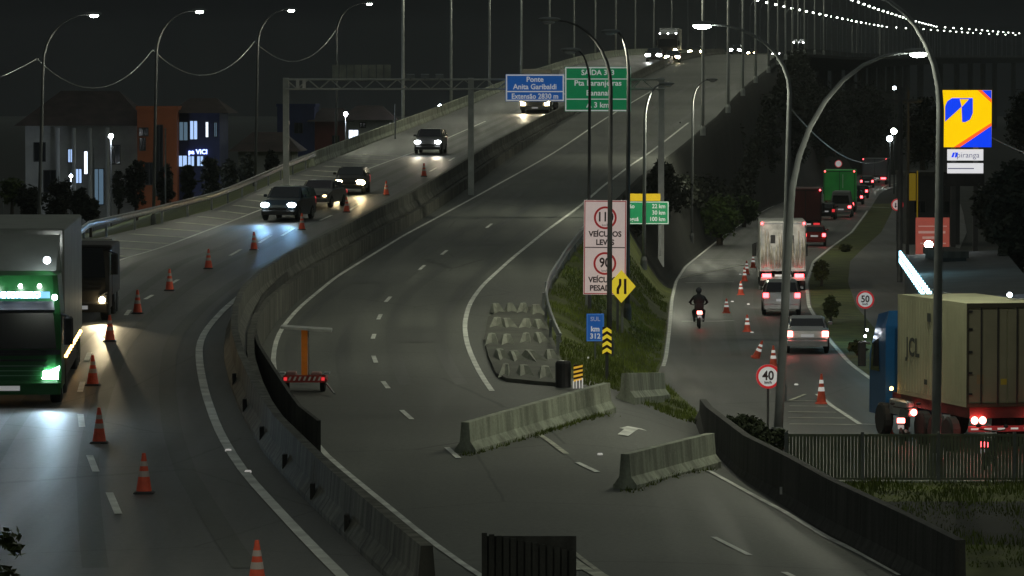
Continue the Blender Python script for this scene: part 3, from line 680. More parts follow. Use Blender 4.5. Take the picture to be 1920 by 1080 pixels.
# green distance sign with yellow header
t, b, s = post_sign(1200, 470, 'green distance sign with yellow top board, half hidden by the speed limit board', 'distance_sign')
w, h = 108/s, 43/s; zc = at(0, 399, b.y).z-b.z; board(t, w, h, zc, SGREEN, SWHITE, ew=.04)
for i, (a_, k_) in enumerate((('Tubarão', '22 km'), ('Imbé', '30 km'), ('Araranguá', '100 km'))):
    z = zc+h*(.28-.28*i); text(a_, .32, SWHITE, t, -w*.44+.1, -.012, z, align='LEFT', bold=.006, sx=.9); text(k_, .32, SWHITE, t, w*.44, -.012, z, align='RIGHT', bold=.006, sx=.9)
w2 = 57/s; zz = at(0, 370, b.y).z-b.z
MB().box(-.55, -.55+w2, .0, .05, zz-.2, zz+.2).build('header_board', ret_glow('sign_amberyel', (.6, .40, .01), .4), t)
for x in (-w*.35, w*.35): MB().box(x-.05, x+.05, .052, .14, -.3, zc+.3).build('post', M_POLE, t)
# fuel station totem
Yt = 262.0; st = F/Yt; bx = at(1815, 300, Yt).x
t = thing('fuel_station_totem', 'tall glowing yellow and blue fuel station totem with white panels', 'totem', (bx, Yt, 0))
def glow(name, col, e): return mat(name, col, .4, emit=col, estr=e)
GY, GB, GR, GW = glow('glow_yellow', (1, .62, .0), .85), glow('glow_blue', (.005, .05, .85), .9), glow('glow_red', (1, .12, .02), .9), glow('glow_white', (.7, .7, .72), .85)
def P2(px, py): a = at(px, py, Yt); return (a.x-bx, a.z)
x0, z1 = P2(1768, 169); x1, z0 = P2(1859, 276)
MB().box(x0, x1, 0, .5, z0, z1).build('sign_box', GY, t)
MB().prism([P2(1800, 276), P2(1859, 236), P2(1859, 276)], -.012, -.002).build('blue_corner', GB, t); MB().prism([P2(1841, 169.3), P2(1859, 169.3), P2(1859, 186)], -.012, -.002).build('blue_corner', GB, t)
MB().prism([P2(1788, 276), P2(1859, 230), P2(1859, 236), P2(1800, 276)], -.012, -.002).build('red_stripe', GR, t); MB().prism([P2(1833, 169.3), P2(1841, 169.3), P2(1859, 186), P2(1859, 193)], -.012, -.002).build('red_stripe', GR, t)
lg = MB().prism([P2(1772, 228), P2(1772, 200), P2(1776, 190), P2(1785, 184), P2(1799, 184), P2(1803, 200), P2(1790, 212)], -.016, -.004)
lg.prism([P2(1803, 201), P2(1816, 187), P2(1817, 184), P2(1824, 184), P2(1824, 212), P2(1819, 224), P2(1810, 229), P2(1804, 229)], -.016, -.004).box(*[P2(1785, 0)[0], P2(1824, 0)[0]], -.016, -.004, P2(0, 186)[1], P2(0, 184)[1])
lg.build('emblem', GB, t)
for k, (ya, yb) in enumerate(((280, 301), (306, 325))):
    a_ = P2(1777, ya); b_ = P2(1844, yb); MB().box(a_[0], b_[0], .1, .3, b_[1], a_[1]).build('panel', GW, t)
text('Ipiranga', .5, glow('glow_grey', (.25, .25, .4), .3), t, P2(1815, 0)[0], .09, P2(0, 291)[1], bold=.0)
MB().prism([P2(1784, 295), P2(1787, 286), P2(1791, 286), P2(1788, 295)], .085, .095).prism([P2(1790, 295), P2(1793, 286), P2(1797, 286), P2(1794, 295)], .085, .095).build('small_emblem', GB, t)
MB().box(P2(1779, 0)[0], P2(1828, 0)[0], .085, .095, P2(0, 317)[1], P2(0, 315)[1]).build('small_lettering', glow('glow_grey', (.25, .25, .4), .3), t)
for px in (1790, 1832): xx = P2(px, 0)[0]; MB().box(xx-.15, xx+.15, .2, .5, 0, z1-.3).build('post', M_POLED, t)
ws = MB(); a_ = P2(1778, 330); MB().box(a_[0]-.2, P2(1845, 0)[0]+.1, .15, .4, P2(0, 349)[1], P2(0, 327)[1]).build('dark_panel', M_DARK, t)
# red poster, yellow banner
Yp = 205.0; a_, b_ = at(1717, 408, Yp), at(1780, 482, Yp)
t = thing('poster_board', 'red advertising board with faint lines of text near the fuel station', 'billboard', ((a_.x+b_.x)/2, Yp, 0)); w = b_.x-a_.x
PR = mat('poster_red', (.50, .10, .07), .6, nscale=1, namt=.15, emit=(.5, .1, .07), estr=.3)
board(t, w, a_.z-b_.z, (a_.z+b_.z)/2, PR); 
PT = mat('poster_text', (.6, .35, .3), .6, emit=(.6, .35, .3), estr=.3)
MB().box(-w*.42, w*.42, -.01, -.003, a_.z-.45, a_.z-.40).box(-w*.42, w*.38, -.01, -.003, a_.z-.78, a_.z-.66).box(-w*.3, w*.3, -.01, -.003, a_.z-1.05, a_.z-.93).box(-w*.36, w*.4, -.01, -.003, a_.z-1.3, a_.z-1.24).build('lettering', PT, t)
for x in (-w*.4, w*.4): MB().box(x-.05, x+.05, .052, .12, 0, b_.z).build('post', M_POLED, t)
Yn = 250.0; a_ = at(1711, 355, Yn); tag(MB().cbox(a_.x-.2, a_.x+.2, Yn, Yn+.1, at(0, 376, Yn).z, at(0, 325, Yn).z, .04).tube([(a_.x+.3, Yn+.1, 0), (a_.x+.3, Yn+.1, at(0, 320, Yn).z)], .04).build('banner', ret_glow('banner_yellow', (.3, .2, .01), .25)), 'narrow yellow feather banner beside the service road', 'banner')

# ---------------------------------------------------------------- cones
def cone_proto(label, loc, h=.8, lean=0, retro=True):
    t = thing('traffic_cone', label, 'traffic cone', loc, group='traffic cones')
    MB().cbox(-.2, .2, -.2, .2, 0, .05, .03).build('base', M_DARK if not retro else M_ORANGE, t)
    r = lambda z: .135*(1-(z-.05)/(h+.02)) + .022
    MB().lathe([(r(.05), .05), (r(h), h)], 14).build('body', M_ORANGE, t, False)
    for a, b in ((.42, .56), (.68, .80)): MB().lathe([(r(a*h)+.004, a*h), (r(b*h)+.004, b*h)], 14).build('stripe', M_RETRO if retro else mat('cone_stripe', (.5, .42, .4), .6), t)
    if lean: t.rotation_euler = (lean*.3, lean, 0)
    return t
cl = [(186,831,1), (174,723,1), (206,640,1), (258,588,1), (318,545,1), (391,504,1), (476,469,1), (566,431,1), (650,398,1), (795,331,1), (724,366,1), (270,925,1), (482,1105,1)]
names = ['by the lane dash, just ahead of the green lorry', 'beside the green lorry headlamp', 'beside the trailer of the green lorry', 'just right of the dark box lorry', 'fifth from the camera on the busy carriageway', 'below the hatched shoulder', 'right of the dark car beam', 'at the corner of the blue lit car', 'in front of the pair of warm headlamps', 'in front of the lone oncoming car', 'small one on the dark lane between two oncoming cars', 'in the foreground lane', 'nearest the camera at the bottom edge']
for (x, y, k), nme in zip(cl, names):
    p = hit(x, y); s = F/p.y; h = .8
    cone_proto('dull orange cone '+nme, p, h, retro=False)
cr = [(1540,757,1.0,0,'bright banded traffic cone on the hatched corner by the container lorry'), (1417,672,.75,.35,'leaning traffic cone, left of the big lamp pole'), (1401,622,.75,0,'banded traffic cone left of the silver SUV wheel'), (1362,587,.7,0,'banded traffic cone right of the motorcycle'),
      (1389,553,.75,0,'banded traffic cone beside the white lorry rear wheels'), (1396,527,.8,0,'banded traffic cone at the tail of the white lorry'), (1400,514,.8,0,'banded traffic cone between the two cones at the white lorry tail'), (1412,502,.85,0,'banded traffic cone beside the white lorry body'), (1450,690,.85,0,'banded traffic cone just behind the big lamp pole'), (1665,815,.75,0,'small traffic cone beside the blue lorry cab wheels')]
for x, y, h, ln, nme in cr: cone_proto(nme, hit(x, y), h, ln)

# ---------------------------------------------------------------- vehicles
def wheel(t, x, y, r=.32, w=.2, rim=M_GALV):
    s = 1 if x > 0 else -1
    o = MB().lathe([(r*.86, -w/2), (r, -w*.35), (r, w*.35), (r*.86, w/2)], 18, 'x', (x-s*w/2, y, r)).build('wheel', M_BLACK, t)
    MB().lathe([(r*.6, 0), (r*.5, .015)], 14, 'x', (x, y, r)).build('rim', rim, o)
def paint(name, col, rough=.3, metal=.3): return mat(name, col, rough, metal, nscale=3, namt=.08)
CAR = dict(
  sedan=dict(L=4.5, W=1.78, st=[(-2.25,.62,.66,.9),(-2.2,.86,.92,.93),(-1.65,.93,1.02,.95),(-.95,.95,1.38,.97),(-.3,.95,1.46,.97),(.45,.94,1.42,.97),(1.15,.92,1.0,.97),(1.9,.80,.86,.95),(2.2,.62,.68,.88),(2.25,.45,.5,.8)], rw=(-1.6,1.03,-1.0,1.37), ww=(1.1,1.02,.5,1.40)),
  hatch=dict(L=3.9, W=1.7, st=[(-1.95,.6,.66,.9),(-1.92,.9,1.0,.94),(-1.6,.95,1.40,.96),(-.8,.96,1.5,.97),(.3,.95,1.47,.97),(1.0,.93,1.02,.97),(1.6,.82,.88,.95),(1.9,.62,.68,.88),(1.95,.45,.5,.8)], rw=(-1.9,1.04,-1.62,1.40), ww=(.95,1.04,.35,1.45)),
  suv=dict(L=4.5, W=1.86, st=[(-2.25,.62,.68,.9),(-2.22,1.0,1.1,.95),(-1.95,1.05,1.58,.97),(-1.0,1.06,1.68,.98),(.3,1.05,1.66,.98),(1.0,1.03,1.14,.98),(1.8,.94,1.02,.96),(2.18,.7,.78,.9),(2.25,.5,.56,.82)], rw=(-2.2,1.13,-1.97,1.57), ww=(.98,1.15,.35,1.63)),
  van=dict(L=5.2, W=1.95, st=[(-2.6,.6,.7,.95),(-2.58,1.1,2.25,.98),(-2.5,1.15,2.38,.98),(0,1.15,2.4,.98),(1.3,1.12,2.3,.98),(2.1,1.08,1.25,.96),(2.5,.8,.9,.92),(2.6,.5,.6,.85)], rw=(-2.6,1.25,-2.585,2.0), ww=(2.05,1.3,1.4,2.2)))
def car(kind, loc, rz, label, body, front=None, rear=None, group=None, cat='car', name=None, beams=0, bcol=(1, 1, 1), lsize=1.0, pick=False, plate=True):
    d = CAR[kind]; W2 = d['W']/2; t = thing(name or 'car', label, cat, loc, rz, group)
    rings = []
    for y, zb, zr, wf in d['st']:
        w = W2*wf; cabin = zr-zb > .2; wr = w*(.80 if cabin else .93); zs = .28 if -d['L']/2+.1 < y < d['L']/2-.1 else .35
        zs = min(zs, zb-.1)
        rings.append([(-w*.94, y, zs), (-w, y, (zs+zb)/2), (-w, y, zb), (-wr, y, zr-.06), (-wr*.82, y, zr), (wr*.82, y, zr), (wr, y, zr-.06), (w, y, zb), (w, y, (zs+zb)/2), (w*.94, y, zs)])
    MB().loft(rings).build('body', body, t)
    L = d['L']/2; ya, za, yb, zb_ = d['rw']
    wa, wb = W2*.80, W2*.70
    MB().quad((wa, ya-.02, za), (-wa, ya-.02, za), (-wb, yb-.03, zb_), (wb, yb-.03, zb_)).build('rear_window', M_GLASS, t)
    ya, za, yb, zb_ = d['ww']; MB().quad((-wa, ya+.03, za), (wa, ya+.03, za), (wb, yb+.03, zb_+.01), (-wb, yb+.03, zb_+.01)).build('windscreen', M_GLASS, t)
    y0, y1 = d['rw'][2]-.35, d['ww'][0]-.15; zt = d['ww'][3]-.05; zw = d['ww'][1]
    for s in (-1, 1):
        a = MB()
        for u, v in ((y0, (y0+y1)/2-.04), ((y0+y1)/2+.04, y1-.1)):
            x0 = s*(W2*.965+.012); x1 = s*(W2*.8+.02); a.quad((x0, u, zw), (x0, v, zw), (x1, v-.3*(v > .3), zt), (x1, u+.12, zt))
        if kind != 'van': a.build('side_window', M_GLASS, t)
        MB().cbox(s*W2-.02 if s > 0 else -W2-.16, s*W2+.16 if s > 0 else -W2+.02, d['ww'][0]-.35, d['ww'][0]-.2, zw, zw+.14, .03).build('mirror', body, t)
        for y in (-L*.62, L*.64): wheel(t, s*(W2-.01), y, .33 if kind != 'suv' else .37)
        hz = .62 if kind not in ('suv', 'van') else .78
        MB().ball((s*W2*.72, L-.08, hz), (.15*lsize, .1, .085*lsize), 10).build('headlight', front or M_LCLEAR, t)
        rz_ = .82 if kind in ('sedan', 'hatch') else .98
        MB().cbox(min(s*W2*.66, s*W2*.95), max(s*W2*.66, s*W2*.95), -L-.03, -L+.12, rz_-.12*lsize, rz_+.1*lsize, .03).build('taillight', rear or M_LREDD, t)
        if beams: light('SPOT', (s*W2*.72, L+.1, hz), beams, bcol, t, .05, rot=(R(87.0), 0, 0), spot=R(42), blend=.9, name='headlight_beam')
    MB().cbox(-W2*.9, W2*.9, L-.1, L+.04, .3, .52, .04).build('bumper', M_DARK if kind != 'sedan' else body, t)
    MB().cbox(-W2*.92, W2*.92, -L-.06, -L+.1, .32, .56, .04).build('rear_bumper', body, t)
    if plate: MB().box(-.26, .26, -L-.055, -L-.045, .68, .80).build('number_plate', M_PLATE, t)
    MB().box(-.45, .45, L+.02, L+.045, .55, .66).build('grille', M_DARK, t)
    return t
PB = paint('paint_blueblack', (.02, .035, .05)); PG = paint('paint_grey', (.14, .14, .14)); PSI = paint('paint_silver', (.48, .48, .50), .28, .6)
PR_ = paint('paint_red', (.22, .02, .02)); PK = paint('paint_black', (.02, .02, .02)); PW = paint('paint_white', (.5, .5, .48), .4, 0)
def oncoming(px, py, yaw=0):
    p = hit(px, py); return p, math.pi+heading(p)+yaw
p, r = oncoming(541, 412, -.05); car('suv', p, r, 'dark car with bright blue headlamps lighting the wet road', PB, M_LCOOL, beams=700, bcol=(.28, .6, 1), lsize=1.5)
p, r = oncoming(604, 388, -.1); car('sedan', p, r, 'dim grey car with one amber light, just behind the blue lit car', PG, mat('lamp_dimwarm', (1, .9, .6), .3, emit=(1, .75, .35), estr=6), lsize=.8)
p, r = oncoming(661, 362); car('hatch', p, r, 'car with dazzling warm headlamps, third in the oncoming queue', PK, M_LWARM, beams=300, bcol=(1, .75, .4), lsize=1.8)
p, r = oncoming(808, 288); car('suv', p, r, 'lone oncoming car with white headlamps, right of the queue', PG, M_LWHITE, beams=300, bcol=(1, .85, .6), lsize=1.4)
# vehicles high on the bridge
def bridge_car(px, Y, kind, label, m, bm=0, z=None, lsize=1.1):
    a, b = ray(px, 100); x = a*Y; car(kind, (x, Y, zL(Y)), math.pi+heading(Vector((x, Y, 0)), d=12), label, PK, m, lsize=lsize, group='vehicles coming over the bridge', beams=bm, bcol=(1, .95, .85))
bridge_car(1227, 505, 'suv', 'oncoming car with twin white lamps at the left of the bridge crest', M_LWHITE, 300, lsize=2.2)
bridge_car(1304, 560, 'hatch', 'oncoming car with warm white lamps right of the crest lorry', M_LWARM, 0, lsize=2.2)
bridge_car(1262, 500, 'hatch', 'oncoming car with orange tinted glare in the middle of the bridge crest', M_LWARM, 200, lsize=2.2)
bridge_car(1380, 640, 'hatch', 'small oncoming car alone to the right of the bridge crest', M_LWHITE, lsize=2.2)
for i, px in enumerate((1484, 1522, 1552, 1577, 1602, 1648)):
    Y = 800+90*i; lab = f'tiny oncoming car far along the bridge, {["leftmost","second from the left","third from the left","fourth from the left","fifth from the left","rightmost"][i]}'
    a, b = ray(px, 100); x = EL(Y)+3+random.random()*4
    car('hatch', (x, Y, zL(Y)), math.pi+heading(Vector((x, Y, 0)), d=12), lab, PK, M_LWHITE if i % 2 else M_LWARM, lsize=2.0)

def truck(loc, rz, label, name='truck', cabm=None, boxm=None, L=9, W=2.5, H=3.8, Hc=2.9, cabL=1.9, front=None, beams=0, bcol=(1, 1, 1), visor=False, rear='plain', floor=1.05, cargo='box', hx=.43):
    """origin under the cab front centre; +y = forwards; body extends to -y"""
    t = thing(name, label, 'truck', loc, rz); W2 = W/2
    # cab
    rr = [[(-W2, -cabL, z), (-W2, -.12, z), (-W2+.12, 0, z), (W2-.12, 0, z), (W2, -.12, z), (W2, -cabL, z)] for z in (.45, 1.3)]
    top = Hc; rr.append([(-W2, -cabL, 2.3), (-W2+.02, -.22, 2.3), (-W2+.16, -.1, 2.3), (W2-.16, -.1, 2.3), (W2-.02, -.22, 2.3), (W2, -cabL, 2.3)])
    rr.append([(-W2+.06, -cabL, top-.1), (-W2+.1, -.42, top-.1), (-W2+.22, -.3, top-.1), (W2-.22, -.3, top-.1), (W2-.1, -.42, top-.1), (W2-.06, -cabL, top-.1)])
    rr.append([(-W2+.25, -cabL, top), (-W2+.3, -.7, top), (-W2+.4, -.6, top), (W2-.4, -.6, top), (W2-.3, -.7, top), (W2-.25, -cabL, top)])
    cab = MB().loft(rr).build('cab', cabm, t)
    MB().add([(-W2+.12, .02, 1.45), (W2-.12, .02, 1.45), (W2-.2, -.08, 2.4), (-W2+.2, -.08, 2.4)], [(0, 1, 2, 3)]).build('windscreen', M_GLASS, cab)
    for s in (-1, 1):
        MB().add([(s*(W2+.012), -.3, 1.5), (s*(W2+.012), -1.25, 1.5), (s*(W2+.01), -1.25, 2.3), (s*(W2+.01), -.42, 2.3)], [(0, 1, 2, 3)]).build('side_window', M_GLASS, cab)
        MB().cbox(min(s*(W2+.06), s*(W2+.3)), max(s*(W2+.06), s*(W2+.3)), .0, .12, 1.55, 2.25, .05).tube([(s*W2, -.1, 2.3), (s*(W2+.18), .06, 2.25)], .025, 6).build('mirror', M_DARK, cab)
        MB().add([(s*W2*.62, .07, .72), (s*W2*.93, .02, .80), (s*W2*.97, .02, 1.02), (s*W2*.80, .07, .92)], [(0, 1, 2, 3)]).cbox(min(s*W2*.64, s*W2*.94), max(s*W2*.64, s*W2*.94), -.02, .05, .7, .9, .03).build('headlight', front or M_LCLEAR, t)
        if beams: light('SPOT', (s*W2*.8, .15, .8), beams, bcol, t, .06, rot=(R(82), 0, 0), spot=R(75), blend=.9, name='headlight_beam')
    gr = MB()
    for z in (1.0, 1.14, 1.28): gr.box(-W2*.72, W2*.72, .012, .04, z, z+.05)
    gr.build('grille', M_DARK, cab)
    MB().cbox(-W2+.02, W2-.02, -.1, .1, .32, .66, .06).build('bumper', cabm, t); MB().box(-.26, .26, .102, .112, .42, .54).build('number_plate', M_PLATE, t)
    if visor:
        MB().add([(-W2+.15, .14, 2.42), (W2-.15, .14, 2.42), (W2-.2, -.05, 2.62), (-W2+.2, -.05, 2.62), (-W2+.15, .12, 2.36), (W2-.15, .12, 2.36)], [(0, 1, 2, 3), (0, 4, 5, 1)]).build('visor', M_DARK, cab)
    # chassis and body
    MB().box(-.45, .45, -L, -cabL, .62, .9).build('chassis', M_DARK, t)
    by0 = -L; by1 = -cabL-.25
    body = MB().cbox(-W2, W2, by0, by1, floor, H, .05).build('cargo_body', boxm, t)
    ys = [-.95*cabL+.5, -L+1.0, -L+2.2] if L < 11 else [-.95*cabL+.5, -4.6, -L+1.2, -L+2.4, -L+3.6]
    for s in (-1, 1):
        for y in ys: wheel(t, s*(W2-.03), y, .5, .3)
        MB().box(min(s*(W2-.03), s*(W2-.07)), max(s*(W2-.03), s*(W2-.07)), -L+4.2 if L > 11 else -L+3, -cabL-2.8, .5, .98).build('side_guard', M_DARK, t)
    # rear
    MB().box(-W2+.05, W2-.05, -L-.05, -L+.03, .55, .72).build('rear_bumper', M_WHITE if rear != 'red' else M_ORANGE, t)
    return t, W2, by0
# the green lorry
GREEN = paint('paint_green', (.012, .10, .022), .35, .1); TARP = mat('trailer_grey', (.27, .28, .25), .6, nscale=1.2, namt=.15)
pr = hit(115, 758); hd = math.atan2(.072, 1.0)
p0 = hit(18, 764)
t, W2, by0 = truck((p0.x, p0.y, p0.z), math.pi-hd*-1.0 if False else math.pi+hd, 'large green lorry with lit name board and pale trailer, far left', cabm=GREEN, boxm=TARP, L=16.5, H=4.35, Hc=3.35, front=M_LCOOL, beams=240, bcol=(.55, .82, 1), visor=True, floor=1.15, cabL=2.2, W=2.55)
MB().add([(-W2+.15, -.75, 3.34), (W2-.15, -.75, 3.34), (W2-.1, -1.9, 4.2), (-W2+.1, -1.9, 4.2), (W2-.1, -2.2, 4.2), (-W2+.1, -2.2, 4.2), (W2-.1, -2.2, 3.3), (-W2+.1, -2.2, 3.3)], [(0, 1, 2, 3), (3, 2, 4, 5), (0, 3, 5, 7), (1, 6, 4, 2)]).build('wind_deflector', TARP, t)
nb = MB().box(-1.0, 1.0, .0, .05, 2.70, 2.86).build('name_board', mat('board_lit', (.2, .4, .6), .4, emit=(.25, .62, 1), estr=.9), t)
text('CAMINHONEIRO', .2, M_LWHITE, nb, 0, 0, 0, name='board_lettering', bold=.004)
tx = nb.children[0]
for v in tx.data.vertices: v.co = (-v.co.x*1.0, .06, 2.78+v.co.z)
for x in (-.75, -.28, .28, .75): MB().ball((x, .02, 3.0), .05, 8).build('marker_lamp', M_LWHITE, t)
for s in (-1, 1):
    MB().ball((s*1.12, .05, 2.72), .07, 8).build('marker_lamp', M_LCOOL, t)
    MB().ball((s*1.05, -2.3, 4.05), .045, 8).build('marker_lamp', M_LWHITE, t)
    for i in range(9): MB().ball((s*(W2+.01), -3.0-i*1.45, 1.1), .05, 8).build('side_marker', M_LAMB, t)
MB().ball((-.92, -.4, 3.62), .09, 8).build('roof_lamp', M_LCOOL, t)
for s in (-1,): MB().box(s*(W2-.02)-.01, s*(W2-.02)+.01, .1, .13, .9, 1.1)
MB().tube([(-.9, .07, 1.38), (-.3, .09, 1.5)], .012, 5).tube([(.2, .07, 1.38), (.8, .09, 1.5)], .012, 5).build('wiper', M_BLACK, t)
st_ = MB()
for z in (.78, .9, 1.02): st_.box(-.82, .82, .045, .06, z, z+.02)
st_.build('grille_trim', mat('trim_green', (.2, .35, .25), .4), t)
MB().box(-W2+.03, W2-.03, .0, .012, 1.3, 1.42).build('badge_strip', M_DARK, t)
# box lorry behind it
p = hit(150, 604); t, W2, _ = truck((p.x, p.y, p.z), math.pi+heading(p), 'dark box lorry with one yellow headlamp behind the green lorry', cabm=paint('paint_brown', (.05, .045, .04)), boxm=mat('box_dark', (.035, .03, .028), .7, nscale=1, namt=.3), L=6.5, W=1.9, H=2.45, Hc=2.0, cabL=1.6, front=M_DARK, floor=.8)
MB().ball((-.72, .06, .72), .1, 8).build('headlight', M_LWARM, t); light('SPOT', (-.72, .2, .7), 700, (1, .82, .5), t, .06, rot=(R(80), 0, 0), spot=R(50), blend=.9, name='headlight_beam')
MB().box(-W2, W2, -1.86, -1.80, 2.6, 2.66).build('edge_light_strip', mat('edge_light_pale', (.7, .7, .65), .4), t)  # pale strip stands in for light caught along the box edge
# lorries over the crest
p = Vector((at(1003, 150, 345).x, 345, zL(345))); t, W2, _ = truck(p, math.pi+heading(p), 'lorry half hidden behind the blue overhead sign', cabm=PG, boxm=TARP, L=10, H=3.7, Hc=2.9, front=M_LWARM, beams=500, bcol=(1, .85, .6))
for x in (-.75, .75): MB().ball((x, -.5, 2.95), .06, 8).build('marker_lamp', M_LWARM, t)
for px, Y, lab, fm, mm in ((1252, 545, 'lorry with three white roof lamps at the bridge crest', M_LCOOL, M_LWHITE), (1497, 900, 'far bus with a row of white lamps on the bridge', M_LWHITE, M_LWHITE)):
    p = Vector((at(px, 100, Y).x, Y, zL(Y))); t, W2, _ = truck(p, math.pi+heading(p, d=12), lab, cabm=PK, boxm=TARP, L=10, H=3.9, Hc=3.1, front=fm)
    for x in (-1.05, 0, 1.05): MB().ball((x, -.35, 3.15), .09*Y/600, 8).build('marker_lamp', mm, t)
    MB().ball((-.95, .06, .9), .25, 8).build('fog_lamp', M_LWARM, t)

# frontage road vehicles, seen from behind: loc = rear bottom
def rear_at(px, py): return hitz(px, py, flat)
p = rear_at(1520, 664); car('sedan', (p.x, p.y+2.25, 0), -.06, 'silver sedan with lit tail lamps behind the SUV', PSI, rear=M_LREDB, lsize=1.0, beams=250, bcol=(1, .93, .8))
for s in (0,): pass
p = rear_at(1470, 592); car('suv', (p.x, p.y+2.25, 0), -.05, 'silver SUV with red tail lamps right behind the white lorry', paint('paint_silverdark', (.3, .3, .3), .3, .5), rear=M_LRED, beams=1300, bcol=(1, .92, .78))
p = rear_at(1531, 462); car('hatch', (p.x, p.y+2, 0), -.08, 'small red car with tail lamps beside the white lorry', PR_, rear=M_LRED, lsize=1.1)
p = rear_at(1583, 408); car('van', (p.x, p.y+2.6, 0), -.12, 'grey high roofed van behind the green lorry', paint('paint_vangrey', (.24, .25, .25), .5, .1), rear=M_LRED, cat='van', name='van')
for px, py, lab in ((1553, 412, 'dark car with a pale plate left of the grey van'), (1617, 372, 'car with bright tail lamps right of the green lorry'), (1629, 352, 'second small car in the red tail lamp queue'), (1652, 336, 'dark blue car in the tail lamp queue'), (1662, 322, 'farthest small car in the tail lamp queue'), (1607, 384, 'nearest small car of the right column of tail lamps'), (1640, 343, 'car in the middle of the tail lamp queue')):
    p = rear_at(px, py); car('hatch', (p.x, p.y+2, 0), -.12, lab, PK, rear=M_LRED if py != 412 else M_LREDD, lsize=1.15)
def rear_truck(px, py, rz, label, boxm, W=2.5, H=3.7, L=9, lamps=True, top=True, name='truck', floor=1.05, rl=M_LRED):
    p = rear_at(px, py); fwd = Vector((-math.sin(rz), math.cos(rz), 0)); loc = p+fwd*L
    t, W2, by0 = truck(loc, rz, label, name, cabm=PW, boxm=boxm, L=L, W=W, H=H, Hc=min(3.0, H-.3), floor=floor)
    dm = MB()
    for x in (-W2+.08, -.03, W2-.12): dm.box(x, x+.05, by0-.03, by0-.005, floor+.08, H-.08)
    dm.box(-W2+.08, W2-.08, by0-.03, by0-.005, H-.16, H-.1).box(-W2+.08, W2-.08, by0-.03, by0-.005, floor+.03, floor+.1).build('door_frame', M_DARK if not label.startswith('white') else M_GALV, t)
    for s in (-1, 1):
        if lamps: MB().cbox(min(s*W2*.5, s*W2*.9), max(s*W2*.5, s*W2*.9), by0-.12, by0-.06, .72, .92, .02).build('taillight', rl, t)
        if top: MB().ball((s*(W2-.12), by0-.05, H-.12), .07, 8).build('top_lamp', M_LRED, t)
    MB().box(-.26, .26, by0-.075, by0-.055, .58, .70).build('number_plate', M_PLATE, t)
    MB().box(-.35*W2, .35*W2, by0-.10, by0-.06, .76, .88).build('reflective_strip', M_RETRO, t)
    return t, W2, by0
WT = mat('lorry_white_dirty', (.55, .54, .52), .45, .2, nscale=2.2, namt=.45, bump=.6)
t, W2, by0 = rear_truck(1468, 545, -.045, 'white lorry with crumpled shiny rear doors and red corner lamps', WT, W=2.5, H=3.75)
for x in (-.55, .45):
    MB().cbox(x-.13, x+.13, by0-.04, by0-.01, 2.55, 3.0, .03).build('vent_window', M_DARK, t)
fo = MB()      # folds of the rear curtain
for i in range(26):
    x = -W2+.1+i*(2*W2-.2)/25; z0 = 1.15+random.random()*.2; z1 = 2.2+random.random()*1.1
    fo.tube([(x, by0-.02, z0), (x+random.uniform(-.05, .05), by0-.06, (z0+z1)/2), (x+random.uniform(-.06, .06), by0-.02, z1)], [.02, .045, .015], 6)
fo.build('curtain_folds', mat('curtain_sheen', (.55, .50, .42), .35, .3, nscale=4, namt=.3), t, True)
rear_truck(1510, 440, -.07, 'dark red lorry beyond the white lorry', mat('lorry_red', (.10, .022, .022), .6, nscale=.8, namt=.25), H=3.6, rl=M_LREDD)
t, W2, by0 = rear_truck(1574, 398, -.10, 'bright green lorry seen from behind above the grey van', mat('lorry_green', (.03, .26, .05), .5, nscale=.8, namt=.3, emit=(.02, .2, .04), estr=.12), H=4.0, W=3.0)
MB().box(.28, .34, by0-.05, by0-.01, 2.3, 3.6).build('lock_bar', M_WHITE, t)
rear_truck(1640, 346, -.12, 'grey lorry at the far end of the tail lamp queue', mat('lorry_greyblue', (.10, .115, .13), .6, nscale=.8, namt=.2), W=3.2, H=3.4, L=8)
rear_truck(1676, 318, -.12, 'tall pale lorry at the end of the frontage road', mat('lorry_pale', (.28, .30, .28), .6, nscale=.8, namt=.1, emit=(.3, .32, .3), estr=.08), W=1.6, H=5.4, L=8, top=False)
for px, py in ((1668, 260), (1676, 246)):
    a_ = at(px, py, 520); ft_ = thing('floodlight', 'cold white floodlight, lower of the pair by the pale lorry' if px == 1668 else 'greenish floodlight, upper of the pair by the pale lorry', 'floodlight', (a_.x, a_.y, 0), group='far floodlights'); MB().ball((0, 0, a_.z), .36, 10).build('bulb', M_LCOOL if px == 1668 else M_LSTREET, ft_); MB().tube([(.1, .5, 0), (.1, .5, a_.z)], .1, 6).build('pole', M_POLED, ft_)
# container lorry on the right
CREAM = mat('container_cream', (.40, .40, .26), .65, nscale=.8, namt=.15, bump=.2); CREAMD = mat('container_door', (.20, .19, .13), .7, nscale=1, namt=.15)
Yc = 118.0; sC = F/Yc; xl = at(1812, 700, Yc).x; rzC = .235
t = thing('truck', 'cream container lorry with blue cab turning at the right edge', 'truck', (xl, Yc, 0), rzC)
Wc, Lc, zf_, zt_ = 2.44, 6.06, 1.32, 4.28
cb = MB().box(0, Wc, 0, Lc, zf_, zt_).build('container', CREAM, t)
dr = MB().box(.06, Wc/2-.02, -.03, -.002, zf_+.12, zt_-.18).box(Wc/2+.02, Wc-.06, -.03, -.002, zf_+.12, zt_-.18).build('container_door', CREAMD, cb)
br_ = MB()
for x in (.42, .92, 1.5, 2.0): br_.tube([(x, -.06, zf_+.05), (x, -.06, zt_-.1)], .022, 6)
br_.build('lock_bar', M_DARK, cb)
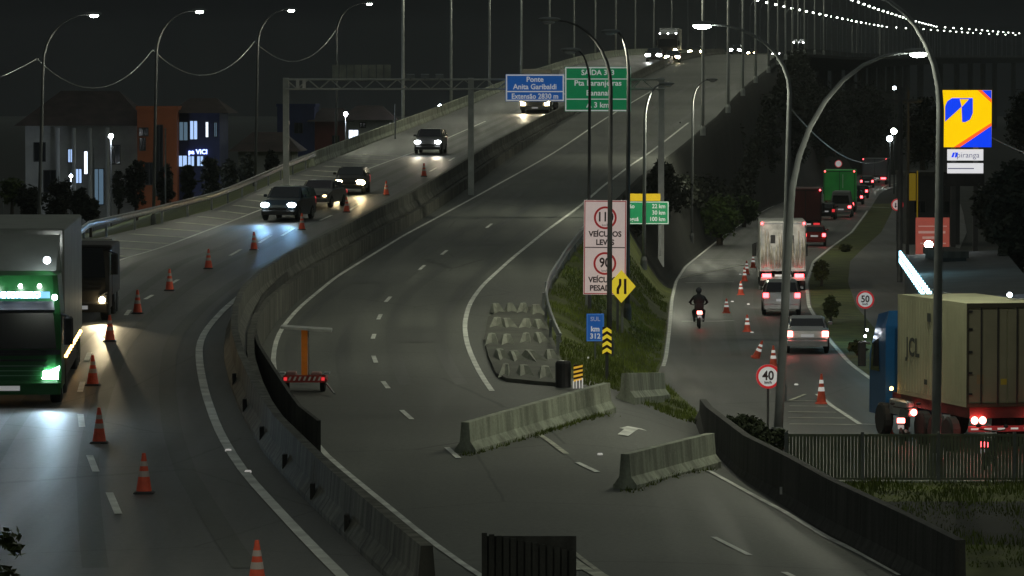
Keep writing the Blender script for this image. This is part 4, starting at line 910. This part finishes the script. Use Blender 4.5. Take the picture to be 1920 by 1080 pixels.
fr = MB().box(0, .06, -.045, -.002, zf_, zt_).box(Wc-.06, Wc, -.045, -.002, zf_, zt_).box(.06, Wc-.06, -.045, -.002, zt_-.14, zt_).box(.06, Wc-.06, -.045, -.002, zf_, zf_+.1).build('container_frame', mat('frame_brown', (.045, .04, .025), .8), cb)
hg = MB()
for z in (.35, .95, 1.55, 2.2, 2.7): hg.box(.03, .16, -.06, -.03, zf_+z, zf_+z+.06)
hg.build('hinge', M_DARK, cb)
MB().box(1.02, 1.2, -.034, -.03, 1.95, 2.12).box(1.75, 2.05, -.034, -.03, 2.25, 2.5).build('sticker', mat('sticker_yellow', (.42, .30, .03), .6), dr)
MB().box(.3, .5, -.034, -.03, 1.98, 2.25).build('sticker', mat('sticker_tan', (.25, .18, .1), .6), dr)
co = MB()
for i in range(24): y = .15+i*.245; co.box(-.009, -.001, y, y+.12, zf_+.12, zt_-.12)
co.build('corrugation', CREAM, cb)
tt = text('JCL', .75, mat('container_mark', (.05, .06, .05), .7), cb, -.03, 4.6, 2.75, name='container_lettering', side=True, bold=.02, sx=1.1)
MB().box(-.035, -.028, 3.0, 3.3, 3.6, 3.85).box(-.035, -.028, 3.3, 3.55, 1.75, 1.9).build('container_mark', mat('container_mark', (.05, .06, .05), .7), cb)
MB().box(.1, Wc-.1, 0, Lc+2.6, 1.0, zf_-.01).build('chassis', mat('chassis_red', (.10, .02, .02), .6, nscale=2, namt=.3), t)
MB().box(.05, Wc-.05, -.12, -.02, .62, .78).build('rear_bumper', mat('bumper_red', (.30, .03, .03), .5, emit=(.6, .05, .05), estr=.15), t)
rs = MB()
for i in range(6): rs.box(.1+i*.4, .32+i*.4, -.135, -.121, .68, .73)
rs.build('reflective_strip', M_RETRO, t)
for x in (.22, .46, Wc-.46, Wc-.22): MB().ball((x, -.1, .95), .11, 8).build('taillight', M_LREDB, t)
for x in (.02, Wc-.02):
    for y in (.9, 2.1, 3.3, 6.9): wheel(t, x if x > 1 else x+.0, y, .5, .3)
cabm = paint('paint_blue', (.01, .085, .24), .35, .1)
MB().loft([[(-.12, Lc+.75, .6), (Wc+.06, Lc+.75, .6), (Wc+.06, Lc+2.3, .6), (-.12, Lc+2.3, .6)], [(-.12, Lc+.75, 3.3), (Wc+.06, Lc+.75, 3.3), (Wc+.06, Lc+2.25, 2.4), (-.12, Lc+2.25, 2.4)], [(0, Lc+.8, 3.75), (Wc-.06, Lc+.8, 3.75), (Wc-.06, Lc+1.8, 3.6), (0, Lc+1.8, 3.6)]]).build('cab', cabm, t)
MB().add([(-.135, Lc+1.3, 1.9), (-.135, Lc+2.15, 1.9), (-.125, Lc+2.05, 2.7), (-.125, Lc+1.4, 2.9)], [(0, 1, 2, 3)]).build('side_window', M_GLASS, t)
MB().cbox(-.5, -.25, Lc+2.2, Lc+2.3, 2.0, 2.75, .04).tube([(-.12, Lc+2.2, 2.7), (-.4, Lc+2.25, 2.75)], .03).build('mirror', M_DARK, t)
MB().cbox(-.1, .25, Lc-1.2, Lc+.5, .7, 1.15, .05).build('fuel_tank', M_GALV, t)
MB().ball((-.12, Lc+.2, 1.45), .06, 8).build('side_marker', M_LAMB, t); MB().ball((.0, Lc-1.5, .85), .1, 8).build('side_marker', M_LREDB, t)
MB().ball((-.2, Lc+2.3, 3.1), .035, 6).build('marker_lamp', M_LWHITE, t); MB().ball((-.22, Lc+2.4, 2.9), .035, 6).build('marker_lamp', M_LWHITE, t)
# second vehicle lamp behind the fence
p = at(1855, 853, 113); car_t = thing('motorcycle', 'small motorcycle with red tail lamp behind the slatted fence', 'motorcycle', (p.x, 113, 0), -.3)
def moto(t, lamp=M_LRED):
    for y in (-.62, .68): MB().lathe([(.24, -.05), (.29, -.03), (.29, .03), (.24, .05)], 16, 'x', (0, y, .3)).build('wheel', M_BLACK, t)
    MB().loft([[(-.1, -.7, .62), (.1, -.7, .62), (.1, -.7, .78), (-.1, -.7, .78)], [(-.15, -.1, .5), (.15, -.1, .5), (.13, -.1, .82), (-.13, -.1, .82)], [(-.16, .3, .45), (.16, .3, .45), (.15, .3, .98), (-.15, .3, .98)], [(-.05, .6, .7), (.05, .6, .7), (.05, .6, .95), (-.05, .6, .95)]]).build('body', paint('paint_black', (.02, .02, .02)), t)
    MB().tube([(-.36, .42, 1.05), (-.1, .52, 1.0), (.1, .52, 1.0), (.36, .42, 1.05)], .02, 6).tube([(0, .52, 1.0), (0, .68, .3)], .04, 6).build('handlebar', M_DARK, t)
    MB().cbox(-.11, .11, -.82, -.74, .66, .80, .02).build('taillight', lamp, t); MB().box(-.09, .09, -.8, -.79, .48, .60).build('number_plate', M_PLATE, t)
    for s in (-1, 1): MB().ball((s*.38, .4, 1.14), (.07, .02, .045), 8).build('mirror', M_DARK, t)
    MB().tube([(.14, -.75, .42), (.15, .1, .3)], [.05, .03], 8).build('exhaust', M_GALV, t)
moto(car_t)
p = hitz(1312, 617, flat); t = thing('motorcycle', 'motorcycle with red tail lamp ridden alone in the left lane', 'motorcycle', (p.x, p.y+.9, 0), 0); moto(t, M_LREDB)
mx, my = p.x, p.y+.9
# rider: one continuous skinned body
def rider(x, y, label):
    V = []; E = []; Rr = []
    def v(px, py, pz, r, par=None):
        V.append((px, py, pz)); Rr.append(r); i = len(V)-1
        if par is not None: E.append((par, i))
        return i
    pel = v(0, -.28, .86, .17); sp_ = v(0, -.2, 1.1, .17, pel); ch = v(0, -.06, 1.34, .19, sp_); nk = v(0, .02, 1.5, .07, ch); hd_ = v(0, .06, 1.6, .1, nk); v(0, .07, 1.7, .1, hd_)
    for s in (-1, 1):
        hp = v(s*.13, -.24, .84, .11, pel); kn = v(s*.24, .22, .74, .085, hp); an = v(s*.2, -.02, .36, .055, kn); v(s*.2, .12, .3, .05, an)
        sh = v(s*.22, -.02, 1.40, .085, ch); el = v(s*.38, .14, 1.17, .06, sh); wr = v(s*.34, .38, 1.07, .04, el)
        pm = v(s*.335, .43, 1.06, .04, wr)
        for k in range(4): f1 = v(s*(.30+.022*k), .47, 1.075, .011, pm); v(s*(.30+.022*k), .485, 1.04, .010, f1)
        th = v(s*.30, .42, 1.035, .012, pm); v(s*.29, .45, 1.02, .010, th)
    me = bpy.data.meshes.new('person'); me.from_pydata(V, E, []); o = bpy.data.objects.new('person', me); C.objects.link(o)
    sk = o.modifiers.new('skin', 'SKIN'); me.skin_vertices[0].data[0].use_root = True
    for i, r in enumerate(Rr): me.skin_vertices[0].data[i].radius = (r, r*.85)
    sk.use_smooth_shade = True; ss = o.modifiers.new('sub', 'SUBSURF'); ss.levels = 1; ss.render_levels = 1
    o.location = (x, y, 0); me.materials.append(mat('dark_clothes', (.012, .012, .014), .8, nscale=6, namt=.4)); tag(o, label, 'person')
    MB().ball((0, .07, 1.68), (.135, .155, .145), 14).build('helmet', mat('helmet', (.03, .03, .035), .25, nscale=3, namt=.1), o, True)
    MB().ball((0, -.16, 1.24), (.26, .15, .26), 12).build('jacket', mat('jacket', (.014, .014, .016), .85, nscale=5, namt=.4, bump=.5), o, True)
rider(mx, my, 'person in dark jacket and helmet riding the lone motorcycle')
for i, (px, py) in enumerate(((1436, 522), (1606, 372))):
    pass

p = hitz(1700, 836, flat); t = thing('motorcycle', 'dark motorcycle with red tail lamp beside the blue cab of the container lorry', 'motorcycle', (p.x, p.y+.9, 0), -.2); moto(t, M_LREDB)
for i, (px, py, lab) in enumerate(((1373, 566, 'right of the lone motorcycle'), (1403, 571, 'left of the silver SUV'), (1410, 624, 'ahead of the leaning cone'), (1388, 515, 'beside the white lorry cones'), (1493, 722, 'before the hatched corner'), (1103, 672, 'on the grass island edge'), (1125, 853, 'on the ramp line end'), (428, 846, 'on the left median shoulder'), (465, 886, 'lower on the left median shoulder'))):
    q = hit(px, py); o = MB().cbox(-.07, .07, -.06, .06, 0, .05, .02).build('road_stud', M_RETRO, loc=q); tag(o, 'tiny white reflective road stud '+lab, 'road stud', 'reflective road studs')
# lighting trailer on the empty carriageway
p = hit(571, 735); s = F/p.y; t = thing('arrow_trailer', 'red two wheeled sign trailer with an orange mast and pale top bar', 'trailer', p)
RP = mat('trailer_red', (.34, .04, .035), .5, nscale=4, namt=.3)
w = 84/s
MB().cbox(-w/2, w/2, -.15, .9, .32, .46, .03).box(-w*.46, w*.46, -.2, -.15, .3, .52).build('chassis', RP, t)
MB().cbox(-.55, -.25, -.1, .5, .46, .62, .03).cbox(.2, .5, -.1, .5, .46, .60, .03).build('battery_box', mat('box_pink', (.3, .16, .15), .6), t)
for s_ in (-1, 1):
    wheel(t, s_*(w/2-.05), .2, .26, .16, M_DARK)
    MB().cbox(s_*(w/2)-.09, s_*(w/2)+.09, -.2, .5, .56, .60, .015).build('fender', M_GALV, t); MB().box(s_*(w*.42)-.05, s_*(w*.42)+.05, -.22, -.2, .36, .46).build('reflector', M_LREDD, t)
c = MB()
for i in range(7): x = -w*.36+i*w*.11; c.prism([(x, .36), (x+.06, .36), (x+.11, .48), (x+.05, .48)], -.215, -.203)
c.build('stripe', M_WHITE, t)
zt = at(0, 618, p.y).z-p.z
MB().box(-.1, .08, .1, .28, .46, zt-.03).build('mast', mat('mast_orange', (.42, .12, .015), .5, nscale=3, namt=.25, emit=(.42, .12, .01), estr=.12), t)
MB().tube([(.13, .2, .5), (.1, .2, zt)], .02).build('cable', M_GALV, t)
o = MB().add([(-.72, -.1, zt+.1), (.82, -.1, zt-.0), (.82, .6, zt+.02), (-.72, .6, zt+.12), (-.72, -.1, zt+.03), (.82, -.1, zt-.07), (.82, .6, zt-.05), (-.72, .6, zt+.05)], [(0, 1, 2, 3), (0, 4, 5, 1), (1, 5, 6, 2), (4, 7, 6, 5), (3, 2, 6, 7), (0, 3, 7, 4)]).build('top_panel', mat('panel_pale', (.55, .55, .52), .4, nscale=3, namt=.2), t)
MB().tube([(w/2-.05, 0, .3), (w/2+.28, -1.4, .05)], .03).build('tow_bar', M_GALV, t)

# ---------------------------------------------------------------- buildings
def house(x0, x1, Y, dep, zw, label, wallm, roofm=None, roofh=0, wins=(), cols=(), name='house', over=.8, extra=None):
    t = thing(name, label, 'building', ((x0+x1)/2, Y, 0)); cx = (x0+x1)/2
    MB().box(x0-cx, x1-cx, 0, dep, 0, zw).build('wall', wallm, t)
    if roofh:
        a, b = x0-cx-over, x1-cx+over; r = (b-a)*.28
        MB().add([(a, -over, zw), (b, -over, zw), (b, dep+over, zw), (a, dep+over, zw), (a+r, dep/2, zw+roofh), (b-r, dep/2, zw+roofh)], [(0, 1, 5, 4), (1, 2, 5), (2, 3, 4, 5), (3, 0, 4), (0, 3, 2, 1)]).build('roof', roofm, t)
    else: MB().box(x0-cx-.1, x1-cx+.1, -.1, dep+.1, zw, zw+.3).build('roof', roofm or wallm, t)
    for (wx, wz, ww, wh, m) in wins:
        f = MB(); f.box(wx-ww/2-.06, wx+ww/2+.06, -.06, -.01, wz-wh/2-.06, wz-wh/2).box(wx-ww/2-.06, wx+ww/2+.06, -.06, -.01, wz+wh/2, wz+wh/2+.06).box(wx-ww/2-.06, wx-ww/2, -.06, -.01, wz-wh/2, wz+wh/2).box(wx+ww/2, wx+ww/2+.06, -.06, -.01, wz-wh/2, wz+wh/2)
        f.box(wx-.03, wx+.03, -.05, -.012, wz-wh/2, wz+wh/2)
        fo_ = f.build('window', M_DARK, t); MB().box(wx-ww/2, wx+ww/2, -.03, -.005, wz-wh/2, wz+wh/2).build('pane', m, fo_)
    for (wx, zt_, r) in cols: MB().lathe([(r, 0), (r, zt_)], 12, o=(wx, -1.2, 0)).build('column', mat('column_pale', (.35, .37, .40), .7), t)
    return t
WIN = mat('win_cool', (.1, .12, .2), .3, emit=(.42, .62, 1), estr=.9); WIN2 = mat('win_dim', (.06, .08, .1), .3, emit=(.18, .3, .42), estr=.35); WDK = mat('win_dark', (.01, .012, .015), .15); WIN3 = mat('win_white', (.3, .35, .4), .3, emit=(.75, .85, 1), estr=2.2)
WG = mat('wall_grey', (.30, .31, .31), .85, nscale=.5, namt=.25); WGL = mat('wall_pale', (.22, .23, .24), .85, nscale=.5, namt=.2); WOR = mat('wall_orange', (.21, .06, .022), .8, nscale=.4, namt=.2, emit=(.4, .11, .02), estr=.015); RF = mat('roof_tile', (.035, .022, .02), .9, nscale=1, namt=.4); WBL = mat('wall_blue', (.03, .04, .12), .8, nscale=.5, namt=.2)
Yh = 330.0; sh_ = F/Yh
def hx(px): return (px-960)/sh_
def hz_(py): return at(0, py, Yh).z
c1 = (hx(48)+hx(262))/2
def W_(px, py, wpx, hpx, m, c=c1, s=None): return (hx(px)-c, hz_(py), wpx/sh_, hpx/sh_, m)
t = house(hx(48), hx(262), Yh, 12, hz_(236), 'large village house with dark hipped roof and cold lit entrance', WG, RF, 2.8,
      [W_(132, 292, 7, 24, WIN), W_(148, 330, 10, 26, WIN), W_(165, 305, 13, 42, WIN3), W_(185, 350, 18, 66, WIN2), W_(135, 335, 5, 22, WIN), W_(95, 340, 24, 40, WDK), W_(215, 290, 20, 34, WDK), W_(225, 350, 24, 40, WDK), W_(75, 285, 20, 34, WDK)],
      [(hx(112)-c1, hz_(240), .16), (hx(142)-c1, hz_(240), .16), (hx(172)-c1, hz_(240), .16), (hx(205)-c1, hz_(240), .16)])
c2 = (hx(262)+hx(336))/2
t = house(hx(262), hx(336), Yh-2, 10, hz_(206), 'tall orange fronted building with dark openings', WOR, WOR, 0,
      [W_(274, 247, 16, 14, WDK, c2), W_(272, 270, 10, 22, WDK, c2), W_(284, 325, 14, 40, WDK, c2), W_(303, 300, 12, 130, WDK, c2)])
c3 = (hx(334)+hx(412))/2
t = house(hx(335.2), hx(412), Yh, 10, hz_(212), 'dark blue shop with cold lit windows and small glowing sign', WBL, RF, 1.2,
      [W_(344, 246, 15, 34, WIN2, c3), W_(363, 244, 13, 34, WIN, c3), W_(388, 243, 4, 28, WIN3, c3), W_(404, 243, 4, 26, WIN2, c3), W_(342, 302, 16, 20, WIN, c3), W_(358, 302, 11, 18, WIN, c3), W_(375, 302, 11, 18, WIN, c3)])
text('pa VICI', .5, mat('sign_letter_blue', (.3, .4, 1), .4, emit=(.35, .45, 1), estr=3), t, hx(371)-c3, -.12, hz_(285), bold=.02)
house(hx(412.5), hx(520), Yh+22, 10, 6.2, 'dim two storey building between shop and gantry post', WG, RF, 1.6, [(-1.5, 3.6, 1.2, 1.3, WDK), (1.2, 3.6, 1.2, 1.3, WDK), (-1.5, 1.3, 1.4, 1.4, WIN2)])
Yh = 430.0; sh_ = F/Yh
c4 = (hx(520)+hx(590))/2
house(hx(520), hx(590), Yh, 10, hz_(200), 'narrow blue walled building behind the left gantry post', WBL, WBL, 0, [W_(546, 279, 17, 14, WIN3, c4), W_(534, 279, 4, 14, WIN3, c4), W_(560, 240, 14, 18, WDK, c4)])
c5 = (hx(590)+hx(650))/2
house(hx(590.5), hx(649), Yh, 10, hz_(228), 'low reddish building with dim lit shop front', mat('wall_red', (.14, .04, .03), .85, nscale=.5, namt=.3), RF, 1.4, [W_(602, 293, 22, 14, WIN2, c5), W_(630, 262, 12, 14, WDK, c5)])
c6 = (hx(650)+hx(730))/2
house(hx(650), hx(730), Yh, 10, hz_(225), 'pale house with two bright cold windows behind the guardrail', WG, RF, 1.5, [W_(663, 253, 17, 18, WIN3, c6), W_(700, 256, 20, 10, WIN3, c6), W_(680, 235, 10, 8, WDK, c6)])
# small lit lamps in the village
def small_lamp(px, py, Y, label, m=M_LWHITE, r=.16, power=60):
    a_ = at(px, py, Y); t = thing('street_lamp', label, 'street lamp', (a_.x, Y, surf(a_.x, Y)), group='small village lamps'); h = a_.z-surf(a_.x, Y)
    MB().tube([(0, 0, 0), (0, 0, h)], .06, 6).build('pole', M_POLED, t); MB().ball((0, 0, h), r, 8).build('bulb', m, t)
    if power: light('POINT', (0, -.3, h), power, (.8, .9, 1), t, .1)
for a in ((208, 255, 318, 'small lamp on a pole in front of the large village house', M_LWHITE, .19, 1100), (648, 214, 400, 'small cold lamp right of the left gantry post', M_LWHITE, .2, 1200), (825, 199, 430, 'small cold lamp beyond the parapet near the middle gantry post', M_LCOOL, .2, 600),
          (133, 330, 312, 'low white lamp left of the lit house entrance', M_LWHITE, .12, 350), (1677, 165, 480, 'bluish lamp high above the frontage road', M_LCOOL, .2, 0)): small_lamp(*a)
for i, (px, y0, y1) in enumerate(((110, 350, 330), (176, 330, 275), (310, 300, 240), (741, 240, 195), (540, 290, 240), (6, 395, 335))):
    Y = 300; a_ = at(px, y1, Y); zb = at(px, y0, Y).z; tag(MB().tube([(a_.x, Y, max(0, zb-4)), (a_.x, Y, a_.z)], .05, 6).build('thin_post', M_GALV), f'thin pale post in the village, {["second from left, before the house", "beside the lit entrance", "in front of the orange building", "just left of the rising parapet", "beside the lit blue building", "at the left frame edge"][i]}', 'post', 'thin village posts')
# right-hand service buildings
Yk = 160.0
t = thing('kiosk', 'dark roadside kiosk with a sloping row of cold canopy lights', 'building', (0, 0, 0))
A, B = at(1688, 482, 196), at(1748, 566, 150)
MB().add([(A.x+.2, A.y, 0), (B.x+.2, B.y, 0), (B.x+4, B.y+1, 0), (A.x+5, A.y+1, 0), (A.x+.2, A.y, A.z+.1), (B.x+.2, B.y, A.z+.1), (B.x+4, B.y+1, A.z+.3), (A.x+5, A.y+1, A.z+.3)], [(4, 5, 6, 7), (0, 1, 5, 4), (1, 2, 6, 5), (2, 3, 7, 6), (3, 0, 4, 7)]).build('wall', mat('kiosk_wall', (.05, .055, .06), .8, nscale=.7, namt=.3), t)
LT = mat('tube_cool', (.8, .9, 1), .3, emit=(.35, .8, 1), estr=7)
for i in range(20):
    f = i/19; c = A.lerp(B, f)
    MB().box(c.x-.05, c.x+.05, c.y-.05, c.y+.05, c.z-.28, c.z+.28).build('light_tube', LT, t)
MB().tube([A+Vector((.0, .1, 0)), B+Vector((.0, .1, 0))], .05, 6).build('light_rail', M_GALV, t)
light('POINT', ((A.x+B.x)/2-.6, (A.y+B.y)/2, 3.4), 260, (.4, .85, 1), t, .4)
def blk(px0, px1, Y, ptop, label, m, dep=6):
    a, b = at(px0, ptop, Y), at(px1, ptop, Y); return house(a.x, b.x, Y, dep, a.z, label, m, M_CONCD, 0, [((b.x-a.x)*.2, a.z*.55, (b.x-a.x)*.2, .8, WDK), (-(b.x-a.x)*.25, a.z*.55, (b.x-a.x)*.2, .8, WDK)])
blk(1760, 1812, 185, 484, 'small dark shed beside the red poster board', mat('shed_dark', (.022, .022, .022), .8, nscale=1, namt=.3))
blk(1700, 1800, 300, 330, 'dark low building beyond the fuel station totem', mat('wall_dk', (.03, .032, .035), .85, nscale=.5, namt=.3), 8)
blk(1580, 1690, 620, 175, 'dim pale warehouse at the far end of the frontage road', mat('wall_far', (.06, .065, .06), .85, nscale=.3, namt=.3), 20)
a_ = at(1741, 458, 200)
small_lamp(1741, 459, 198, 'short lamp with a bright oval head in front of the red poster', M_LSTREET, .2, 80)
small_lamp(1893, 553, 150, 'cold white lamp near the trees at the right edge', M_LCOOL, .09, 30)
for px, Y, r in ((1688, 235, .13), (1702, 268, .1)):
    x = at(px, 300, Y).x; tag(MB().tube([(x, Y, 0), (x, Y, 11)], [r*1.2, r], 8).box(x-.9, x+.9, Y-.05, Y+.05, 10.2, 10.32).build('utility_pole', M_POLED, smooth=False), f'dark utility pole {"behind the two arrow sign" if px == 1688 else "right of the two arrow sign" if px == 1702 else "in front of the fuel station totem"}', 'utility pole', 'dark utility poles')

# ---------------------------------------------------------------- vegetation
def foliage(n, rx, ry, rz, size, shape='ball', seed=0):
    rnd = random.Random(seed); mb = MB(); cl = []
    for _ in range(max(8, n//28)):
        while True:
            x, y, z = rnd.uniform(-1, 1), rnd.uniform(-1, 1), rnd.uniform(-1, 1)
            if x*x+y*y+z*z < 1: break
        k = 1.0
        if shape == 'cone': k = max(.12, (1-z)/2)**.6
        cl.append((x*rx*.85*k, y*ry*.85*k, z*rz*.9, rnd.uniform(.18, .36)))
    for _ in range(n):
        c = rnd.choice(cl); d = Vector((rnd.gauss(0, 1), rnd.gauss(0, 1), rnd.gauss(0, 1))).normalized(); rr_ = c[3]*min(rx, rz)*rnd.uniform(.5, 1.1)
        p = Vector(c[:3])+d*rr_; u = Vector((rnd.gauss(0, 1), rnd.gauss(0, 1), rnd.gauss(0, .6))).normalized(); v = u.cross(d)
        if v.length < .1: v = Vector((0, 0, 1))
        v.normalize(); s = size*rnd.uniform(.6, 1.3)
        mb.quad(p-u*s, p-v*s*.45, p+u*s, p+v*s*.45)
    return mb
def tree(px, pyb, Y, wpx, hpx, label, m=M_FOLD, shape='ball', n=2600, cat='tree', name='tree', group=None, leaf=.16, zb=None):
    s = F/Y; x = (px-960)/s; z = surf(x, Y) if zb is None else zb
    if pyb is not None: z = at(px, pyb, Y).z
    w, h = wpx/s, hpx/s; t = thing(name, label, cat, (x, Y, z), random.random()*6, group)
    MB().tube([(0, 0, -.5), (.05, 0, h*.25), (.1, .05, h*.5), (.05, 0, h*.85)], [w*.07+.03, w*.05+.02, w*.03+.02, .02], 7).tube([(.05, 0, h*.3), (w*.2, .1, h*.6)], [w*.03+.02, .015], 5).tube([(.05, 0, h*.35), (-w*.2, -.1, h*.65)], [w*.03+.02, .015], 5).build('trunk', M_BARK, t)
    o = foliage(n, w/2, w/2, h*.46, leaf, shape, seed=int(px*7+Y)).build('crown', m, t); o.location = (0, 0, h*.54)
    return t
G = 'dark clipped trees along the left roadside'
sh = [(256, 408, 300, 46, 120, 'wide dark cypress beside the lamp left of the orange building'), (310, 402, 305, 40, 95, 'dark oval cypress in front of the orange building'), (353, 395, 300, 30, 90, 'slim dark cypress before the blue shop'),
      (395, 385, 310, 44, 95, 'broad dark cypress right of the blue shop'), (430, 372, 318, 34, 75, 'dark cypress left of the third lamp'), (462, 362, 325, 30, 78, 'dark cypress touching the third lamp'), (510, 342, 340, 26, 62, 'small pointed cypress before the lit windows'),
      (110, 425, 290, 62, 95, 'dark bushy tree in front of the large village house'), (150, 420, 285, 40, 70, 'round bushy tree beside the entrance'), (170, 430, 262, 32, 60, 'small dark bush behind the box lorry'), (55, 420, 280, 50, 80, 'dark bush at the left near the yellow lit shrub'), (222, 400, 310, 24, 85, 'thin dark tree between house and cypress')]
for i, (px, pb_, Y, w, h, lab) in enumerate(sh): tree(px, pb_, Y, w, h, lab, M_FOLD, 'ball', 2200, group=G)
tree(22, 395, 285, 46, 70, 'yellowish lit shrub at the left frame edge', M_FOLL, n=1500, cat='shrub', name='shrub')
for i, (px, pt, Y, w, h, lab) in enumerate(((1285, 235, 330, 95, 190, 'tall dark tree at the foot of the embankment behind the slim lamp'), (1345, 190, 380, 110, 200, 'large dark tree on the embankment, second from left'), (1410, 160, 430, 120, 215, 'large dark tree above the frontage road bend'),
        (1470, 150, 480, 110, 200, 'dark tree behind the two curved lamps'), (1540, 150, 540, 110, 170, 'dark tree below the bridge parapet, right part'), (1620, 150, 600, 120, 160, 'far dark tree under the bridge near the floodlights'), (1240, 300, 262, 50, 105, 'dark narrow tree just right of the green distance sign'))):
    tree(px, pt+h, Y, w, h, lab, M_FOLD, n=4200, leaf=.28, group='dark trees on the right embankment')
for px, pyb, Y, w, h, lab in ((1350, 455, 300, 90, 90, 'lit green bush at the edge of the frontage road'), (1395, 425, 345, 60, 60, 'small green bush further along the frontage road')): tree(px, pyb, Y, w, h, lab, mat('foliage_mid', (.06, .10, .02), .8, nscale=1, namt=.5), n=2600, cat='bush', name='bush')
for px, pyb, Y, w, h, lab in ((1902, 540, 190, 100, 255, 'big dark tree at the right frame edge below the totem'), (1880, 470, 230, 110, 140, 'dark tree behind the shed, right side'), (1935, 300, 330, 110, 130, 'far dark tree right of the totem'), (1730, 330, 380, 90, 160, 'dark tree left of the totem behind the banner')): tree(px, pyb, Y, w, h, lab, M_FOLD, n=5200, leaf=.2, group='dark trees on the right')
for px, pyb, Y, w, h, lab in ((1540, 535, 230, 34, 50, 'low yellow green hedge beside the frontage road edge line'), (1560, 600, 190, 34, 45, 'small bush left of the 50 sign post'), (1608, 668, 165, 36, 28, 'low shrub at the foot of the 50 sign'), (1585, 472, 285, 30, 14, 'low clump of yellow green grass at the bend')): tree(px, pyb, Y, w, h, lab, mat('foliage_olive', (.06, .065, .015), .8, nscale=1.2, namt=.5), n=1200, leaf=.1, cat='bush', name='bush', group='roadside bushes')
for i, (px, py, w) in enumerate(((1395, 830, 100), (1440, 852, 90))): q = hitz(px, py, flat); tree(px, py, q.y, w, 52, ['low overgrown bush behind the curved dark wall', 'second overgrown bush behind the curved wall, beside the big lamp'][i], mat('foliage_low', (.022, .035, .008), .85, nscale=1.2, namt=.5), n=2600, leaf=.08, cat='bush', name='bush', zb=0)
# near foliage at the lower left corner
t = thing('shrub', 'out of focus looking leafy shrub in the lower left corner, nearest the camera', 'shrub', (at(-18, 1000, 45).x, 45, 0)); zc = at(0, 1060, 45).z
MB().tube([(0, 0, 0), (.02, 0, zc)], .02, 6).build('trunk', M_BARK, t)
MB_ = foliage(260, .35, .35, .75, .07, seed=3); o = MB_.build('crown', mat('foliage_near', (.055, .075, .012), .6, nscale=4, namt=.4), t); o.location = (0, 0, zc)
ug = MB(); rnd = random.Random(11)
for _ in range(5200):
    Y = rnd.uniform(228, 600); a, b = XA(Y)+.9, max(XA(Y)+1.2, min(XA(Y)+verge_w(Y)+3.5, FL(Y)-2.2)); x = rnd.uniform(a, b); hgt = rnd.uniform(.15, 1.5)*min(1, .25+(b-x)*.25)
    if mnoise.noise((x*.12, Y*.05, 0)) < -.15: hgt *= .4
    c0 = Vector((x, Y, surf(x, Y)+hgt))
    for k in range(5):
        p = c0+Vector((rnd.gauss(0, .35), rnd.gauss(0, .5), rnd.gauss(0, .25))); u = Vector((rnd.gauss(0, 1), rnd.gauss(0, 1), rnd.gauss(0, 1))).normalized()*rnd.uniform(.12, .3); v = u.cross(Vector((rnd.gauss(0, 1), 1, rnd.gauss(0, 1)))).normalized()*.12
        ug.quad(p-u, p-v, p+u, p+v)
setting('shade_undergrowth', ug, M_FOLD, kind='stuff')  # dark leaves added to darken the unlit embankment
# grass blades on the island
rnd = random.Random(5); gb = MB()
def blade(x, y, h):
    z = surf(x, y); a = rnd.uniform(0, 6.28); dx, dy = math.cos(a)*.02, math.sin(a)*.02
    gb.add([(x-dx, y-dy, z), (x+dx, y+dy, z), (x+rnd.uniform(-.06, .06), y+rnd.uniform(-.06, .06), z+h)], [(0, 1, 2)])
for _ in range(26000):
    Y = rnd.uniform(128, 215); a, b = XA(Y)+.15, min(FL(Y), XA(Y)+verge_w(Y))-.1
    if b > a:
        x = rnd.uniform(a, b); q_ = mnoise.noise((x*.8, Y*.25, 3))
        if q_ > -.22: blade(x, Y, rnd.uniform(.05, .18)*(1+1.6*max(0, q_)))
for (x0_, y0_), (x1_, y1_), k in (((872, 852), (1137, 774), 900), ((1172, 921), (1332, 876), 450), ((1000, 815), (1130, 770), 900)):
    a, b = hit(x0_, y0_), hit(x1_, y1_)
    for _ in range(k): f = rnd.random(); p = a.lerp(b, f); blade(p.x+rnd.gauss(0, .12), p.y-.32+rnd.gauss(0, .1), rnd.uniform(.04, .14))
for _ in range(9000):
    x, y = rnd.uniform(6.5, 16), rnd.uniform(96, 108.6); k0 = len(gb.v)
    blade(x, y, rnd.uniform(.05, .2)*(1+1.5*mnoise.noise((x*.9, y*.5, 0)))); dz = .02-(.85*max(0, 105-y)/9)-surf(x, y)
    for i_ in range(k0, len(gb.v)): v_ = gb.v[i_]; gb.v[i_] = (v_[0], v_[1], v_[2]+dz)
setting('grass', gb, mat('grass_blades', (.13, .17, .022), .8, nscale=.8, namt=.5), kind='stuff')
hz = MB().box(-400, 800, -20, 3200, -3, 75); ho = setting('haze', hz, mat('haze', (1, 1, 1)), kind='stuff')
hm = bpy.data.materials.new('haze_air'); hm.use_nodes = True; n = hm.node_tree.nodes; n.clear(); out = n.new('ShaderNodeOutputMaterial'); pv = n.new('ShaderNodeVolumePrincipled')
pv.inputs['Color'].default_value = (.80, .85, .85, 1); pv.inputs['Density'].default_value = HAZE; pv.inputs['Anisotropy'].default_value = .3
hm.node_tree.links.new(pv.outputs[0], out.inputs['Volume']); ho.data.materials.clear(); ho.data.materials.append(hm)
print('EL', [(Y, round(EL(Y), 1), round(LL(Y),1), round(XM(Y),1)) for Y in (100, 120,150,160,170,180,200,230,260)])
print('objects', len(C.objects))
